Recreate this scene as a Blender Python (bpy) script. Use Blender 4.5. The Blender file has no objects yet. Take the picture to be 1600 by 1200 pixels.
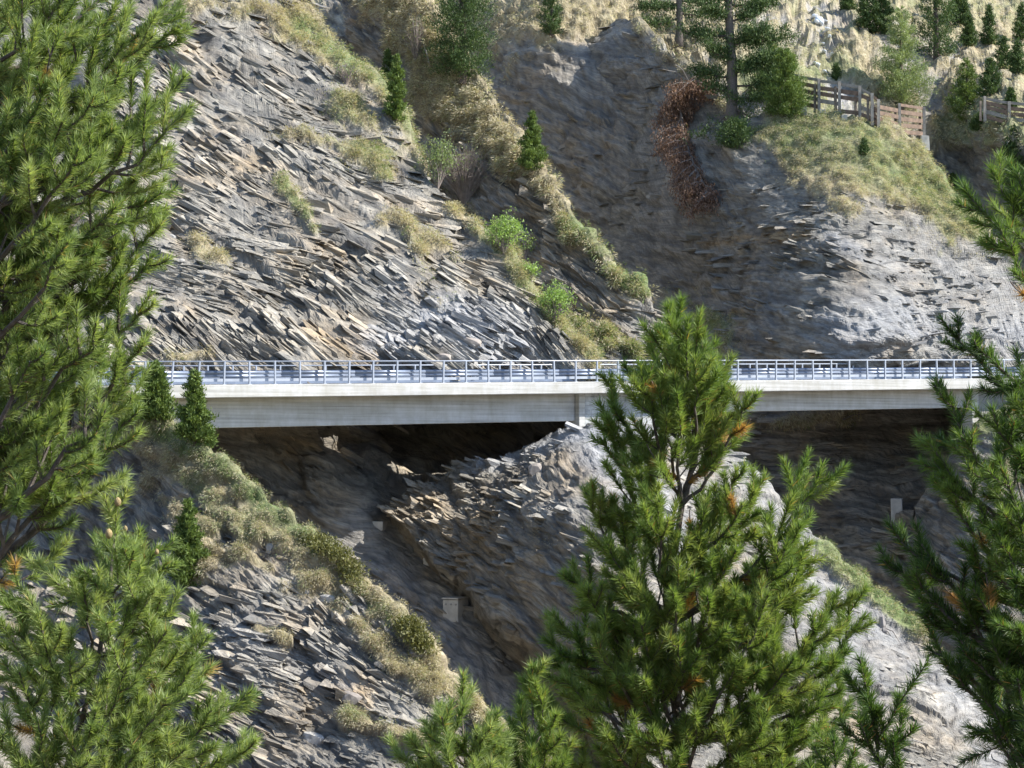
import bpy, math, random
import numpy as np
from mathutils import Vector

sc = bpy.context.scene
COL = sc.collection
PI = math.pi
# ------------------------------------------------------------------ camera, sky, sun, exposure
FPX = 3600.0                                   # focal length in pixels of a 1600 px wide picture
PITCH = math.atan(100.0 / FPX)
cam_d = bpy.data.cameras.new('camera')
cam_d.sensor_width = 36.0
cam_d.lens = 36.0 * FPX / 1600.0
cam_d.clip_start = 0.1
cam_d.clip_end = 3000.0
cam = bpy.data.objects.new('camera', cam_d)
COL.objects.link(cam)
cam.location = (0, 0, 0)
cam.rotation_euler = (PI / 2 + PITCH, 0, 0)
sc.camera = cam

SUN_AZ = math.radians(-7.0)      # angle from +X towards +Y
SUN_EL = math.radians(42.0)
world = bpy.data.worlds.new('World')
sc.world = world
world.use_nodes = True
wn = world.node_tree
bg = wn.nodes['Background']
sky = wn.nodes.new('ShaderNodeTexSky')
sky.sky_type = 'NISHITA'
sky.sun_disc = False
sky.sun_elevation = SUN_EL
sky.sun_rotation = PI / 2 - SUN_AZ
sky.altitude = 1800
wn.links.new(sky.outputs[0], bg.inputs[0])
bg.inputs[1].default_value = 0.15
sun_d = bpy.data.lights.new('sun', 'SUN')
sun_d.energy = 4.7
sun_d.angle = math.radians(0.5)
sun_d.color = (1.0, 0.955, 0.89)
sun = bpy.data.objects.new('sun', sun_d)
COL.objects.link(sun)
sdir = Vector((math.cos(SUN_EL) * math.cos(SUN_AZ), math.cos(SUN_EL) * math.sin(SUN_AZ), math.sin(SUN_EL)))
sun.rotation_euler = sdir.to_track_quat('Z', 'Y').to_euler()
sc.view_settings.view_transform = 'Standard'
sc.view_settings.look = 'None'
sc.view_settings.exposure = 1.1
sc.view_settings.gamma = 1.0
sc.view_settings.use_curve_mapping = False

# ------------------------------------------------------------------ helpers
rng = np.random.default_rng(7)
random.seed(11)
CP, SP = math.cos(PITCH), math.sin(PITCH)

def at(u, v, Y):
    """point seen at (u, v) of the 1600x1200 picture, Y metres away"""
    u = np.asarray(u, float); v = np.asarray(v, float); Y = np.asarray(Y, float)
    x = (u - 800) / FPX; y = (600 - v) / FPX
    ry = CP - y * SP; rz = SP + y * CP
    return np.stack(np.broadcast_arrays(x / ry * Y, Y, rz / ry * Y), -1)

def proj(P):
    X, Y, Z = P[..., 0], P[..., 1], P[..., 2]
    d = Y * CP + Z * SP
    up = -Y * SP + Z * CP
    return 800 + FPX * X / d, 600 - FPX * up / d

def tag(o, label=None, cat=None, group=None, kind=None):
    if label: o['label'] = label
    if cat: o['category'] = cat
    if group: o['group'] = group
    if kind: o['kind'] = kind
    return o

def link(name, me, parent=None):
    o = bpy.data.objects.new(name, me)
    COL.objects.link(o)
    if parent is not None: o.parent = parent
    return o

def empty(name, loc, label=None, cat=None, group=None):
    o = bpy.data.objects.new(name, None)
    o.empty_display_size = 0.2
    COL.objects.link(o)
    o.location = [float(c) for c in loc]
    return tag(o, label, cat, group)

def mesh_np(name, V, F, mat, attrs=None, smooth=False):
    """V (n,3), F (m,3|4) arrays"""
    me = bpy.data.meshes.new(name)
    V = np.ascontiguousarray(V, np.float32); F = np.ascontiguousarray(F, np.int32)
    k = F.shape[1]
    me.vertices.add(len(V)); me.vertices.foreach_set('co', V.ravel())
    me.loops.add(F.size); me.loops.foreach_set('vertex_index', F.ravel())
    me.polygons.add(len(F))
    me.polygons.foreach_set('loop_start', np.arange(0, F.size, k, dtype=np.int32))
    me.polygons.foreach_set('loop_total', np.full(len(F), k, np.int32))
    me.polygons.foreach_set('use_smooth', np.full(len(F), smooth, bool))
    me.update(calc_edges=True)
    for an, arr in (attrs or {}).items():
        arr = np.asarray(arr, np.float32)
        if arr.ndim == 1:
            a = me.attributes.new(an, 'FLOAT', 'POINT'); a.data.foreach_set('value', arr)
        else:
            a = me.attributes.new(an, 'FLOAT_VECTOR', 'POINT'); a.data.foreach_set('vector', arr.ravel())
    me.materials.append(mat)
    return me

class MB:
    """collects boxes, tubes and loose polygons for one mesh"""
    def __init__(s): s.v = []; s.f = []
    def poly(s, pts, faces):
        n = len(s.v); s.v += [tuple(map(float, p)) for p in pts]; s.f += [tuple(n + i for i in f) for f in faces]
    def hexa(s, p8):
        s.poly(p8, [(0, 3, 2, 1), (4, 5, 6, 7), (0, 1, 5, 4), (1, 2, 6, 5), (2, 3, 7, 6), (3, 0, 4, 7)])
    def frame_box(s, o, ex, ey, ez, x0, x1, y0, y1, z0, z1, jit=0.0):
        P = []
        for z in (z0, z1):
            for (x, y) in ((x0, y0), (x1, y0), (x1, y1), (x0, y1)):
                P.append(Vector(o) + Vector(ex) * (x + random.uniform(-jit, jit)) + Vector(ey) * (y + random.uniform(-jit, jit)) + Vector(ez) * (z + random.uniform(-jit, jit)))
        s.hexa(P)
    def box(s, x0, x1, y0, y1, z0, z1, jit=0.0):
        s.frame_box((0, 0, 0), (1, 0, 0), (0, 1, 0), (0, 0, 1), x0, x1, y0, y1, z0, z1, jit)
    def tube(s, pts, rad, n=6):
        pts = [Vector([float(c) for c in p]) for p in pts]
        if not hasattr(rad, '__len__'): rad = [rad] * len(pts)
        base = len(s.v); up = Vector((0.03, 0.9, 0.2))
        for i, p in enumerate(pts):
            d = (pts[min(i + 1, len(pts) - 1)] - pts[max(i - 1, 0)])
            if d.length < 1e-9: d = Vector((0, 0, 1))
            d.normalize()
            if abs(d.dot(up.normalized())) > .97: up = Vector((1, 0, 0.1))
            a = d.cross(up).normalized(); b = d.cross(a)
            for k in range(n):
                t = 2 * PI * k / n
                s.v.append(tuple(p + (a * math.cos(t) + b * math.sin(t)) * float(rad[i])))
        for i in range(len(pts) - 1):
            for k in range(n):
                q = base + i * n
                s.f.append((q + k, q + (k + 1) % n, q + n + (k + 1) % n, q + n + k))
        s.f.append(tuple(base + k for k in range(n))[::-1]); e = base + (len(pts) - 1) * n
        s.f.append(tuple(e + k for k in range(n)))
    def build(s, name, mat, parent=None, smooth=False):
        me = bpy.data.meshes.new(name)
        me.from_pydata(s.v, [], s.f); me.materials.append(mat)
        if smooth: me.polygons.foreach_set('use_smooth', [True] * len(me.polygons))
        me.update()
        o = link(name, me, parent)
        return o

def local(parent, P):
    return np.asarray(P) - np.array(parent.location)

# ---- noise
_G = rng.random((64, 64, 64)).astype(np.float32)
def vnoise(p):
    i = np.floor(p).astype(np.int64); f = (p - i).astype(np.float32)
    f = f * f * f * (f * (f * 6 - 15) + 10); i &= 63; j = (i + 1) & 63
    x0, y0, z0 = i[:, 0], i[:, 1], i[:, 2]; x1, y1, z1 = j[:, 0], j[:, 1], j[:, 2]
    fx, fy, fz = f[:, 0], f[:, 1], f[:, 2]
    def L(a, b, t): return a + (b - a) * t
    return L(L(L(_G[x0, y0, z0], _G[x1, y0, z0], fx), L(_G[x0, y1, z0], _G[x1, y1, z0], fx), fy),
             L(L(_G[x0, y0, z1], _G[x1, y0, z1], fx), L(_G[x0, y1, z1], _G[x1, y1, z1], fx), fy), fz)
def fbm(p, o=4, gain=.5, off=0.0):
    s = 0; a = 1; t = 0; p = p + off
    for k in range(o):
        s = s + a * (vnoise(p) * 2 - 1); t += a; a *= gain
        p = p * 2.03 + 17.13
    return s / t
_J = (rng.random((32, 32, 32, 4)) * np.array([.8, .8, .8, 1]) + np.array([.1, .1, .1, 0])).astype(np.float32)
def worley(p, off=0.0):
    p = p + off
    ip = np.floor(p - .5).astype(np.int64)
    F1 = np.full(len(p), 9., np.float32); F2 = F1.copy(); I = F1.copy()
    for dx in (0, 1):
        for dy in (0, 1):
            for dz in (0, 1):
                c = ip + np.array([dx, dy, dz]); J = _J[c[:, 0] & 31, c[:, 1] & 31, c[:, 2] & 31]
                d = np.sqrt(((c + J[:, :3] - p) ** 2).sum(1)).astype(np.float32)
                m = d < F1
                F2 = np.where(m, F1, np.minimum(F2, d)); I = np.where(m, J[:, 3], I); F1 = np.where(m, d, F1)
    return F1, F2, I

def tps(ctrl):
    C = np.array(ctrl, float); X = C[:, :2] / 400.0; y = C[:, 2]; n = len(C)
    d = np.sqrt(((X[:, None] - X[None]) ** 2).sum(-1)); K = np.where(d > 0, d * d * np.log(d + 1e-12), 0) + np.eye(n) * 2e-3
    A = np.zeros((n + 3, n + 3)); A[:n, :n] = K; P = np.c_[np.ones(n), X]; A[:n, n:] = P; A[n:, :n] = P.T
    w = np.linalg.solve(A, np.r_[y, 0, 0, 0])
    def f(u, v):
        q = np.stack([u, v], -1) / 400.0; out = w[n] + q @ w[n + 1:]
        for i in range(n):
            r2 = ((q - X[i]) ** 2).sum(-1); out = out + w[i] * np.where(r2 > 0, .5 * r2 * np.log(r2 + 1e-12), 0)
        return out
    return f

def stroke(u, v, pts, w):
    """soft mask 0..1 around a polyline in picture coordinates, used to choose where things grow"""
    d = np.full(u.shape, 1e9)
    pts = [np.array(p, float) for p in pts]
    if len(pts) == 1: pts = pts * 2
    for a, b in zip(pts[:-1], pts[1:]):
        ab = b - a; L = max((ab ** 2).sum(), 1e-6)
        t = np.clip(((u - a[0]) * ab[0] + (v - a[1]) * ab[1]) / L, 0, 1)
        d = np.minimum(d, np.hypot(u - a[0] - t * ab[0], v - a[1] - t * ab[1]))
    return np.clip(1.25 - d / w, 0, 1)

# ------------------------------------------------------------------ materials
def new_mat(name):
    m = bpy.data.materials.new(name); m.use_nodes = True
    nt = m.node_tree; b = nt.nodes['Principled BSDF']
    return m, nt, b
def N(nt, t, **kw):
    n = nt.nodes.new(t)
    for k, v in kw.items():
        if k in n.inputs: n.inputs[k].default_value = v
        else: setattr(n, k, v)
    return n
def ramp(nt, src, stops, interp='LINEAR'):
    r = nt.nodes.new('ShaderNodeValToRGB'); r.color_ramp.interpolation = interp
    e = r.color_ramp.elements
    while len(e) < len(stops): e.new(0.5)
    for i, (p, c) in enumerate(stops):
        e[i].position = p; e[i].color = (*c, 1) if len(c) == 3 else c
    nt.links.new(src, r.inputs[0]); return r.outputs[0]
def mix(nt, fac, a, b, mode='MIX'):
    m = nt.nodes.new('ShaderNodeMix'); m.data_type = 'RGBA'; m.blend_type = mode
    for s, x in ((0, fac), (6, a), (7, b)):
        if isinstance(x, (int, float)): m.inputs[s].default_value = x
        elif isinstance(x, tuple): m.inputs[s].default_value = (*x, 1)
        else: nt.links.new(x, m.inputs[s])
    return m.outputs[2]
def noise(nt, vec, scale, detail=4, rough=.55, mapscale=None):
    if mapscale is not None:
        mp = nt.nodes.new('ShaderNodeMapping'); mp.inputs['Scale'].default_value = mapscale
        nt.links.new(vec, mp.inputs[0]); vec = mp.outputs[0]
    n = N(nt, 'ShaderNodeTexNoise', Scale=scale, Detail=detail, Roughness=rough)
    nt.links.new(vec, n.inputs['Vector']); return n.outputs['Fac']
def math_(nt, op, a, b=0.0, clamp=False):
    m = nt.nodes.new('ShaderNodeMath'); m.operation = op; m.use_clamp = clamp
    for s, x in ((0, a), (1, b)):
        if isinstance(x, (int, float)): m.inputs[s].default_value = x
        else: nt.links.new(x, m.inputs[s])
    return m.outputs[0]

def rock_material():
    m, nt, b = new_mat('schist_rock')
    at_ = lambda n: N(nt, 'ShaderNodeAttribute', attribute_name=n)
    bed = at_('bed').outputs['Vector']; grass = at_('grass').outputs['Fac']; green = at_('green').outputs['Fac']
    pale = at_('pale').outputs['Fac']; tone = at_('tone').outputs['Fac']; crack = at_('crack').outputs['Fac']; warm = at_('warm').outputs['Fac']
    layers = noise(nt, bed, 1.0, 6, .62, (.18, .18, 2.2))
    fine = noise(nt, bed, 1.0, 5, .7, (1.6, 1.6, 14.0))
    blot = noise(nt, bed, .35, 4, .6)
    base = ramp(nt, layers, [(.28, (.085, .084, .080)), (.42, (.165, .162, .152)), (.52, (.26, .25, .225)), (.60, (.20, .195, .18)), (.72, (.34, .31, .25))])
    ochre = ramp(nt, layers, [(.3, (.13, .105, .075)), (.5, (.27, .215, .145)), (.65, (.34, .265, .175)), (.8, (.23, .20, .16))])
    wm = math_(nt, 'ADD', math_(nt, 'MULTIPLY', math_(nt, 'SUBTRACT', blot, .465), 4.5), math_(nt, 'MULTIPLY', warm, 1.0))
    wmr = math_(nt, 'MULTIPLY', wm, .62, True)
    wmr.node.use_clamp = True
    c = mix(nt, wmr, base, ochre)
    c = mix(nt, 1.0, c, ramp(nt, fine, [(.25, (.45, .45, .46)), (.5, (1., 1., 1.)), (.75, (1.45, 1.42, 1.36))]), 'MULTIPLY')
    c = mix(nt, 1.0, c, ramp(nt, tone, [(0, (.70, .69, .66)), (1, (1.78, 1.70, 1.55))]), 'MULTIPLY')
    pc = ramp(nt, fine, [(.25, (.20, .205, .21)), (.5, (.36, .365, .37)), (.75, (.56, .555, .54))])
    c = mix(nt, pale, c, pc)
    c = mix(nt, math_(nt, 'MULTIPLY', crack, .75), c, (.07, .066, .06))
    gn = noise(nt, bed, 2.2, 5, .7)
    straw = ramp(nt, gn, [(.3, (.15, .12, .07)), (.5, (.30, .25, .155)), (.7, (.46, .40, .27))])
    grn = ramp(nt, gn, [(.3, (.06, .085, .03)), (.5, (.12, .17, .055)), (.7, (.22, .27, .10))])
    gc = mix(nt, green, straw, grn)
    c = mix(nt, grass, c, gc)
    nt.links.new(c, b.inputs['Base Color'])
    rg = nt.nodes.new('ShaderNodeMapRange'); nt.links.new(grass, rg.inputs[0]); rg.inputs[3].default_value = .46; rg.inputs[4].default_value = .95
    nt.links.new(rg.outputs[0], b.inputs['Roughness'])
    b.inputs['Specular IOR Level'].default_value = .55
    bn = noise(nt, bed, 1.0, 6, .75, (3, 3, 20.0))
    bn2 = noise(nt, bed, 1.0, 4, .6, (.8, .8, 5.0))
    bn3 = noise(nt, bed, 1.7, 5, .7)
    hh = math_(nt, 'ADD', math_(nt, 'ADD', bn, math_(nt, 'MULTIPLY', bn2, 1.6)), bn3)
    bp = N(nt, 'ShaderNodeBump', Strength=.95, Distance=.16)
    nt.links.new(hh, bp.inputs['Height']); nt.links.new(bp.outputs[0], b.inputs['Normal'])
    return m

def simple(name, col, rough=.8, var=.25, scale=3.0, bump=0.0, metallic=0.0, spec=.5, stretch=None, bscale=None):
    m, nt, b = new_mat(name)
    tc = nt.nodes.new('ShaderNodeTexCoord')
    f = noise(nt, tc.outputs['Object'], scale, 5, .6, stretch or (1, 1, 1))
    lo = tuple(x * (1 - var) for x in col); hi = tuple(min(1, x * (1 + var)) for x in col)
    nt.links.new(ramp(nt, f, [(.3, lo), (.7, hi)]), b.inputs['Base Color'])
    b.inputs['Roughness'].default_value = rough; b.inputs['Metallic'].default_value = metallic
    b.inputs['Specular IOR Level'].default_value = spec
    if bump:
        bn = noise(nt, tc.outputs['Object'], bscale or scale * 4, 5, .65, stretch or (1, 1, 1))
        bp = N(nt, 'ShaderNodeBump', Strength=bump, Distance=.02)
        nt.links.new(bn, bp.inputs['Height']); nt.links.new(bp.outputs[0], b.inputs['Normal'])
    return m

def leaf_mat(name, cols, rough=.45, trans=.3, spec=.5):
    m, nt, b = new_mat(name)
    a = N(nt, 'ShaderNodeAttribute', attribute_name='tone')
    st = [(i / (len(cols) - 1), c) for i, c in enumerate(cols)]
    c = ramp(nt, a.outputs['Fac'], st)
    nt.links.new(c, b.inputs['Base Color'])
    b.inputs['Roughness'].default_value = rough; b.inputs['Specular IOR Level'].default_value = spec
    tr = nt.nodes.new('ShaderNodeBsdfTranslucent')
    nt.links.new(mix(nt, 1.0, c, (1.5, 1.5, .8), 'MULTIPLY'), tr.inputs[0])
    ms = nt.nodes.new('ShaderNodeMixShader'); ms.inputs[0].default_value = trans
    out = nt.nodes['Material Output']
    nt.links.new(b.outputs[0], ms.inputs[1]); nt.links.new(tr.outputs[0], ms.inputs[2]); nt.links.new(ms.outputs[0], out.inputs[0])
    return m

def concrete_mat():
    m, nt, b = new_mat('board_marked_concrete')
    a = N(nt, 'ShaderNodeAttribute', attribute_name='bed').outputs['Vector']      # (along, across, up) in metres
    bands = noise(nt, a, 1.0, 3, .6, (.12, .12, 6.5))
    blot = noise(nt, a, .8, 5, .65)
    drip = noise(nt, a, 1.0, 5, .7, (2.3, 2.3, .45))
    c = ramp(nt, bands, [(.3, (.37, .37, .355)), (.5, (.48, .48, .465)), (.7, (.56, .56, .545))])
    c = mix(nt, 1.0, c, ramp(nt, blot, [(.3, (.82, .80, .74)), (.6, (1.05, 1.05, 1.05))]), 'MULTIPLY')
    c = mix(nt, .4, c, ramp(nt, drip, [(.35, (.70, .67, .58)), (.6, (1., 1., 1.))]), 'MULTIPLY')
    sep = nt.nodes.new('ShaderNodeSeparateXYZ'); nt.links.new(a, sep.inputs[0])
    saw = math_(nt, 'FRACT', math_(nt, 'MULTIPLY', sep.outputs[2], 6.0))
    line = ramp(nt, saw, [(0.0, (.45, .42, .36)), (.13, (1, 1, 1)), (1, (1, 1, 1))])
    lm = noise(nt, a, 1.0, 4, .7, (.5, .5, 9.0))
    c = mix(nt, ramp(nt, lm, [(.44, (0, 0, 0)), (.6, (.8, .8, .8))]), c, mix(nt, 1.0, c, line, 'MULTIPLY'))
    nt.links.new(c, b.inputs['Base Color']); b.inputs['Roughness'].default_value = .85
    bp = N(nt, 'ShaderNodeBump', Strength=.6, Distance=.02)
    nt.links.new(math_(nt, 'ADD', saw, bands), bp.inputs['Height']); nt.links.new(bp.outputs[0], b.inputs['Normal'])
    return m

M = dict(
    rock=rock_material(), concrete=concrete_mat(),
    asphalt=simple('asphalt', (.06, .06, .062), .9, .3, 2.0),
    steel=simple('galvanised_steel', (.35, .38, .43), .42, .12, 1.5, metallic=.25),
    steel_dull=simple('weathered_galvanised_steel', (.20, .235, .30), .42, .2, 1.5, metallic=.3),
    stone=simple('cut_stone', (.42, .43, .42), .85, .3, 2.0, .6),
    mortar=simple('mortar', (.27, .265, .25), .95, .2, 4.0),
    wood_old=simple('weathered_timber', (.20, .165, .13), .85, .4, 4.0, .6),
    wood_rail=simple('weathered_brown_planks', (.17, .115, .08), .85, .4, 3.0, .6),
    wood_grey=simple('grey_weathered_planks', (.25, .225, .19), .85, .3, 3.0, .6),
    bark=simple('pine_bark', (.115, .095, .08), .9, .45, 18.0, .7),
    bark_far=simple('far_tree_bark', (.10, .075, .06), .9, .4, 3.0, .7),
    twig=simple('grey_twigs', (.24, .20, .17), .9, .3, 3.0),
    soil=simple('soil', (.13, .10, .07), .95, .4, .5, .5),
    block=simple('old_concrete', (.44, .42, .37), .9, .22, 2.0, .5),
    block_pale=simple('pale_boulder_stone', (.33, .315, .285), .9, .35, 3.0, 1.0),
    slab=simple('brown_slab_stone', (.27, .235, .20), .8, .35, 3.0, .8),
    needle=leaf_mat('stone_pine_needles', [(.030, .066, .016), (.078, .140, .032), (.145, .22, .052), (.24, .31, .09), (.40, .23, .08)], .5, .38, .35),
    needle_soft=leaf_mat('light_pine_needles', [(.048, .090, .028), (.120, .185, .052), (.21, .28, .092), (.32, .39, .15), (.44, .29, .11)], .5, .4, .38),
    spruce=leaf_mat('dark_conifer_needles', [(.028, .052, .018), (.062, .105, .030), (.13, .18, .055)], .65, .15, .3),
    spruce_lit=leaf_mat('sunlit_conifer_needles', [(.045, .075, .018), (.11, .165, .036), (.21, .27, .07)], .65, .2, .3),  # lighter copy of the conifer needles, sunlight put into the colour
    larch=leaf_mat('larch_needles', [(.10, .14, .055), (.20, .25, .10), (.30, .35, .16)], .6, .3),
    dead=leaf_mat('dead_brown_needles', [(.08, .045, .03), (.20, .115, .075), (.38, .24, .16)], .7, .15),
    bush=leaf_mat('fresh_shrub_leaves', [(.12, .20, .04), (.24, .36, .08), (.36, .48, .14)], .5, .35),
    bushg=leaf_mat('grey_green_shrub_leaves', [(.12, .16, .06), (.20, .26, .10), (.28, .34, .15)], .5, .35),
    juniper=leaf_mat('juniper_foliage', [(.06, .065, .015), (.13, .13, .03), (.20, .19, .05)], .6, .2),
    tuft=leaf_mat('straw_grass', [(.22, .175, .11), (.40, .34, .22), (.60, .54, .40), (.24, .29, .12), (.14, .20, .06)], .7, .25),
    water=simple('white_water', (.75, .78, .82), .15, .15, 6.0, .8),
    cone=simple('young_cone', (.36, .27, .12), .7, .3, 60.0, .6),
    deadwood=simple('bleached_deadwood', (.25, .23, .21), .85, .3, 5.0, .5),
)

# ------------------------------------------------------------------ terrain sheets
SHEETS = {}
def frame_from(nb):
    c = np.array(nb, float); c /= np.linalg.norm(c)
    a = np.cross([0, 1, 0], c); a /= np.linalg.norm(a)
    b = np.cross(c, a)
    return np.stack([a, b, c])

def sheet(name, u0, u1, step_u, rim, bot, nv, ctrl, bed, grass=(), pales=(), warms=(), amp=1.0, rough_amp=1.0, hum=.35,
          back=14, backdrop=.5, skirt=0, under=0, grass_base=0.0, jag=0.0, smooths=(), greens=(), coarse=(-1e9, 1e9), fine=1.0, blur=1):
    us = [float(u0)]
    while us[-1] < u1: us.append(us[-1] + step_u * (2.2 if (us[-1] < coarse[0] or us[-1] > coarse[1]) else 1.0))
    us = np.array(us)
    R = np.array(rim, float); B = np.array(bot, float)
    vr = np.interp(us, R[:, 0], R[:, 1]); vb = np.interp(us, B[:, 0], B[:, 1])
    if jag:
        w = fbm(np.c_[us * .035, us * 0 + 3.3, us * 0], 5, .6) * jag
        vr = vr + w
    if jag and under: vb = vb + fbm(np.c_[us * .03, us * 0 + 9.3, us * 0], 5, .6) * jag * 1.5
    vb = np.maximum(vb, vr + 2)
    s = np.linspace(0, 1, nv)
    U = np.repeat(us[:, None], nv, 1); Vv = vr[:, None] + s[None] * (vb - vr)[:, None]
    f = tps(ctrl)
    Y = f(U, Vv)
    P = at(U, Vv, Y)                                         # (nu, nv, 3)
    rows = [P]
    if back:
        k = np.arange(back, 0, -1) / back
        D = (k ** 1.7 * 16.0)[None, :]
        bk = np.repeat(P[:, :1], back, 1).copy()
        bk[..., 1] += D; bk[..., 2] -= D * backdrop * (1 - .5 * np.exp(-D * 2))
        rows.insert(0, bk)
    if skirt:
        k = np.arange(1, skirt + 1) / skirt
        D = (k ** 1.4 * 40.0)[None, :]
        sk = np.repeat(P[:, -1:], skirt, 1).copy(); sk[..., 1] -= D * .75; sk[..., 2] -= D
        rows.append(sk)
    if under:
        k = np.arange(1, under + 1) / under
        D = (k ** 1.4 * 12.0)[None, :]
        sk = np.repeat(P[:, -1:], under, 1).copy(); sk[..., 1] += D; sk[..., 2] -= D * .35
        rows.append(sk)
    P = np.concatenate(rows, 1); nu, nr = P.shape[:2]
    du = np.gradient(P, axis=0); dv = np.gradient(P, axis=1)
    n = np.cross(du, dv); n /= np.linalg.norm(n, axis=-1, keepdims=True) + 1e-9
    if n[nu // 2, nr // 2, 1] > 0: n = -n
    # smooth the normals a little
    for _ in range(6):
        n[1:-1] = (n[:-2] + 2 * n[1:-1] + n[2:]) / 4; n[:, 1:-1] = (n[:, :-2] + 2 * n[:, 1:-1] + n[:, 2:]) / 4
    n /= np.linalg.norm(n, axis=-1, keepdims=True) + 1e-9
    p = P.reshape(-1, 3); n = n.reshape(-1, 3)
    U2, V2 = proj(p)
    Fr = frame_from(bed); off = (hash(name) % 1) + len(name) * 3.7
    q = (p @ Fr.T) + fbm(p / 6.0, 3, .5, off)[:, None] * np.array([.8, .8, .5])
    # masks
    g = np.full(len(p), float(grass_base)); gr = np.zeros(len(p))
    for pts, w, st in grass: g = np.maximum(g, stroke(U2, V2, pts, w) * st)
    for pts, w, st in greens: gr = np.maximum(gr, stroke(U2, V2, pts, w) * st)
    pale = np.zeros(len(p)); warm = np.zeros(len(p)); sm = np.ones(len(p))
    for pts, w, st in pales: pale = np.maximum(pale, stroke(U2, V2, pts, w) * st)
    for pts, w, st in warms: warm = warm + stroke(U2, V2, pts, w) * st
    for pts, w, st in smooths: sm = np.minimum(sm, 1 - stroke(U2, V2, pts, w) * st)
    gn = fbm(p / 1.9, 4, .6, off + 5); gn2 = fbm(p / .7, 3, .6, off + 9)
    gmask = np.clip((g * 1.32 - .5 + gn * .85 + gn2 * .4) * 4 , 0, 1) * (g > 0.01)
    # displacement
    d = fbm(q / np.array([9, 9, 5.]), 3, .5, off) * 1.0 * amp * np.clip(sm + .3, 0, 1)
    wq = q + (fbm(q / np.array([3., 3., 1.2]), 3, .5, off + 2) * .16)[:, None]
    F1, F2, I1 = worley(wq / np.array([4.6, 3.4, .8]), off)
    d += (I1 - .5) * .62 * amp * sm; cr = np.exp(-(F2 - F1) * 14)
    F1, F2, I2 = worley(wq / np.array([1.7, 1.2, .27]), off + 7)
    patch = np.clip(.75 + 1.3 * fbm(p / 3.2, 3, .5, off + 31), .15, 1.5)
    d += (I2 - .5) * .30 * fine * rough_amp * sm * patch; cr = np.maximum(cr, .8 * np.exp(-(F2 - F1) * 10))
    F1, F2, I3 = worley(wq / np.array([.75, .5, .12]), off + 3)
    d += (I3 - .5) * .11 * fine * rough_amp * (.35 + .65 * sm)
    d += fbm(q / np.array([1.3, 1.0, .3]), 4, .6, off + 4) * .2 * rough_amp
    d -= np.clip(fbm(np.c_[p[:, 0] / 3.2 + p[:, 2] / 6, p[:, 1] / 3.2, p[:, 2] / 9], 2, .4, off + 41) - .15, 0, 1) * .9 * amp * sm      # runnels
    K1, K2, I5 = worley(p / np.array([.62, .5, .45]) + fbm(p / .6, 2, .5, off)[:, None] * .3, off + 51)
    rub = np.clip(pale * 1.6 - .35, 0, 1) * np.clip(.5 + sm, 0, 1) * (1 - (name == 'middle_spur') * .75)
    d += rub * ((I5 - .4) * .42 - .25 * np.exp(-(K2 - K1) * 9))
    # hummocks under grass
    H1, H2, I4 = worley(p / np.array([1.0, 1.0, .75]), off + 21)
    hd = np.clip(1 - H1 * H1 * 2.0, 0, 1) * hum * 1.3
    dg = fbm(q / np.array([9, 9, 5.]), 3, .5, off) * 1.0 * amp + hd + .12
    d = d * (1 - gmask) + dg * gmask
    hshade = np.clip(1 - np.exp(-(H2 - H1) * 7), 0, 1)
    d2 = d.reshape(nu, nr).copy()
    for _ in range(blur):
        d2[1:-1] = d2[1:-1] * .7 + (d2[:-2] + d2[2:]) * .15; d2[:, 1:-1] = d2[:, 1:-1] * .8 + (d2[:, :-2] + d2[:, 2:]) * .1
    d = d2.ravel()
    p2 = p + n * d[:, None]
    tone = np.clip(.5 + (I2 - .5) * .55 + (I1 - .5) * .35 + (I3 - .5) * .3 + gmask * (hshade - .5) * .4, 0, 1)
    i, j = np.meshgrid(np.arange(nu - 1), np.arange(nr - 1), indexing='ij')
    a = (i * nr + j).ravel()
    Fq = np.stack([a, a + 1, a + nr + 1, a + nr], 1)
    me = mesh_np(name, p2, Fq, M['rock'], dict(bed=q, grass=gmask, green=np.clip(gr + gn * .5 + gn2 * .25, 0, 1) * (gr > 0.01) + .15 * np.clip(gn2 + .2, 0, 1),
                                              pale=np.clip(pale + gn * .3 * (pale > .02), 0, 1), warm=warm, tone=tone, crack=cr * (1 - gmask) * (1 - .6 * pale)))
    o = link(name, me); tag(o, kind='structure')
    SHEETS[name] = dict(p=p2, n=n, u=None, g=gmask * (g > .01) * (.12 + np.clip(1 - H1 * 1.5, 0, 1)), gr=gr, nu=nu, nr=nr, b0=back)
    SHEETS[name]['u'], SHEETS[name]['v'] = proj(p2)
    SHEETS[name].update(tone=tone, q=q, Fr=Fr, pale=pale, warm=warm, gm=gmask, sm=sm, soft=g, amp=rough_amp)
    return o

def surf(u, v, names=None, rad=5.0):
    best = None
    for k, S in SHEETS.items():
        if names and k not in names: continue
        m = np.abs(S['u'] - u) + np.abs(S['v'] - v) < rad
        if m.any():
            idx = np.nonzero(m)[0]; i = idx[np.argmin(S['p'][idx, 1])]
            if best is None or S['p'][i, 1] < best[0][1]: best = (S['p'][i].copy(), S['n'][i].copy())
    if best is None:
        return surf(u, v, names, rad * 2.5) if rad < 200 else (at(u, v, 150.0), np.array([0, -1, 0.]))
    return best

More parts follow.
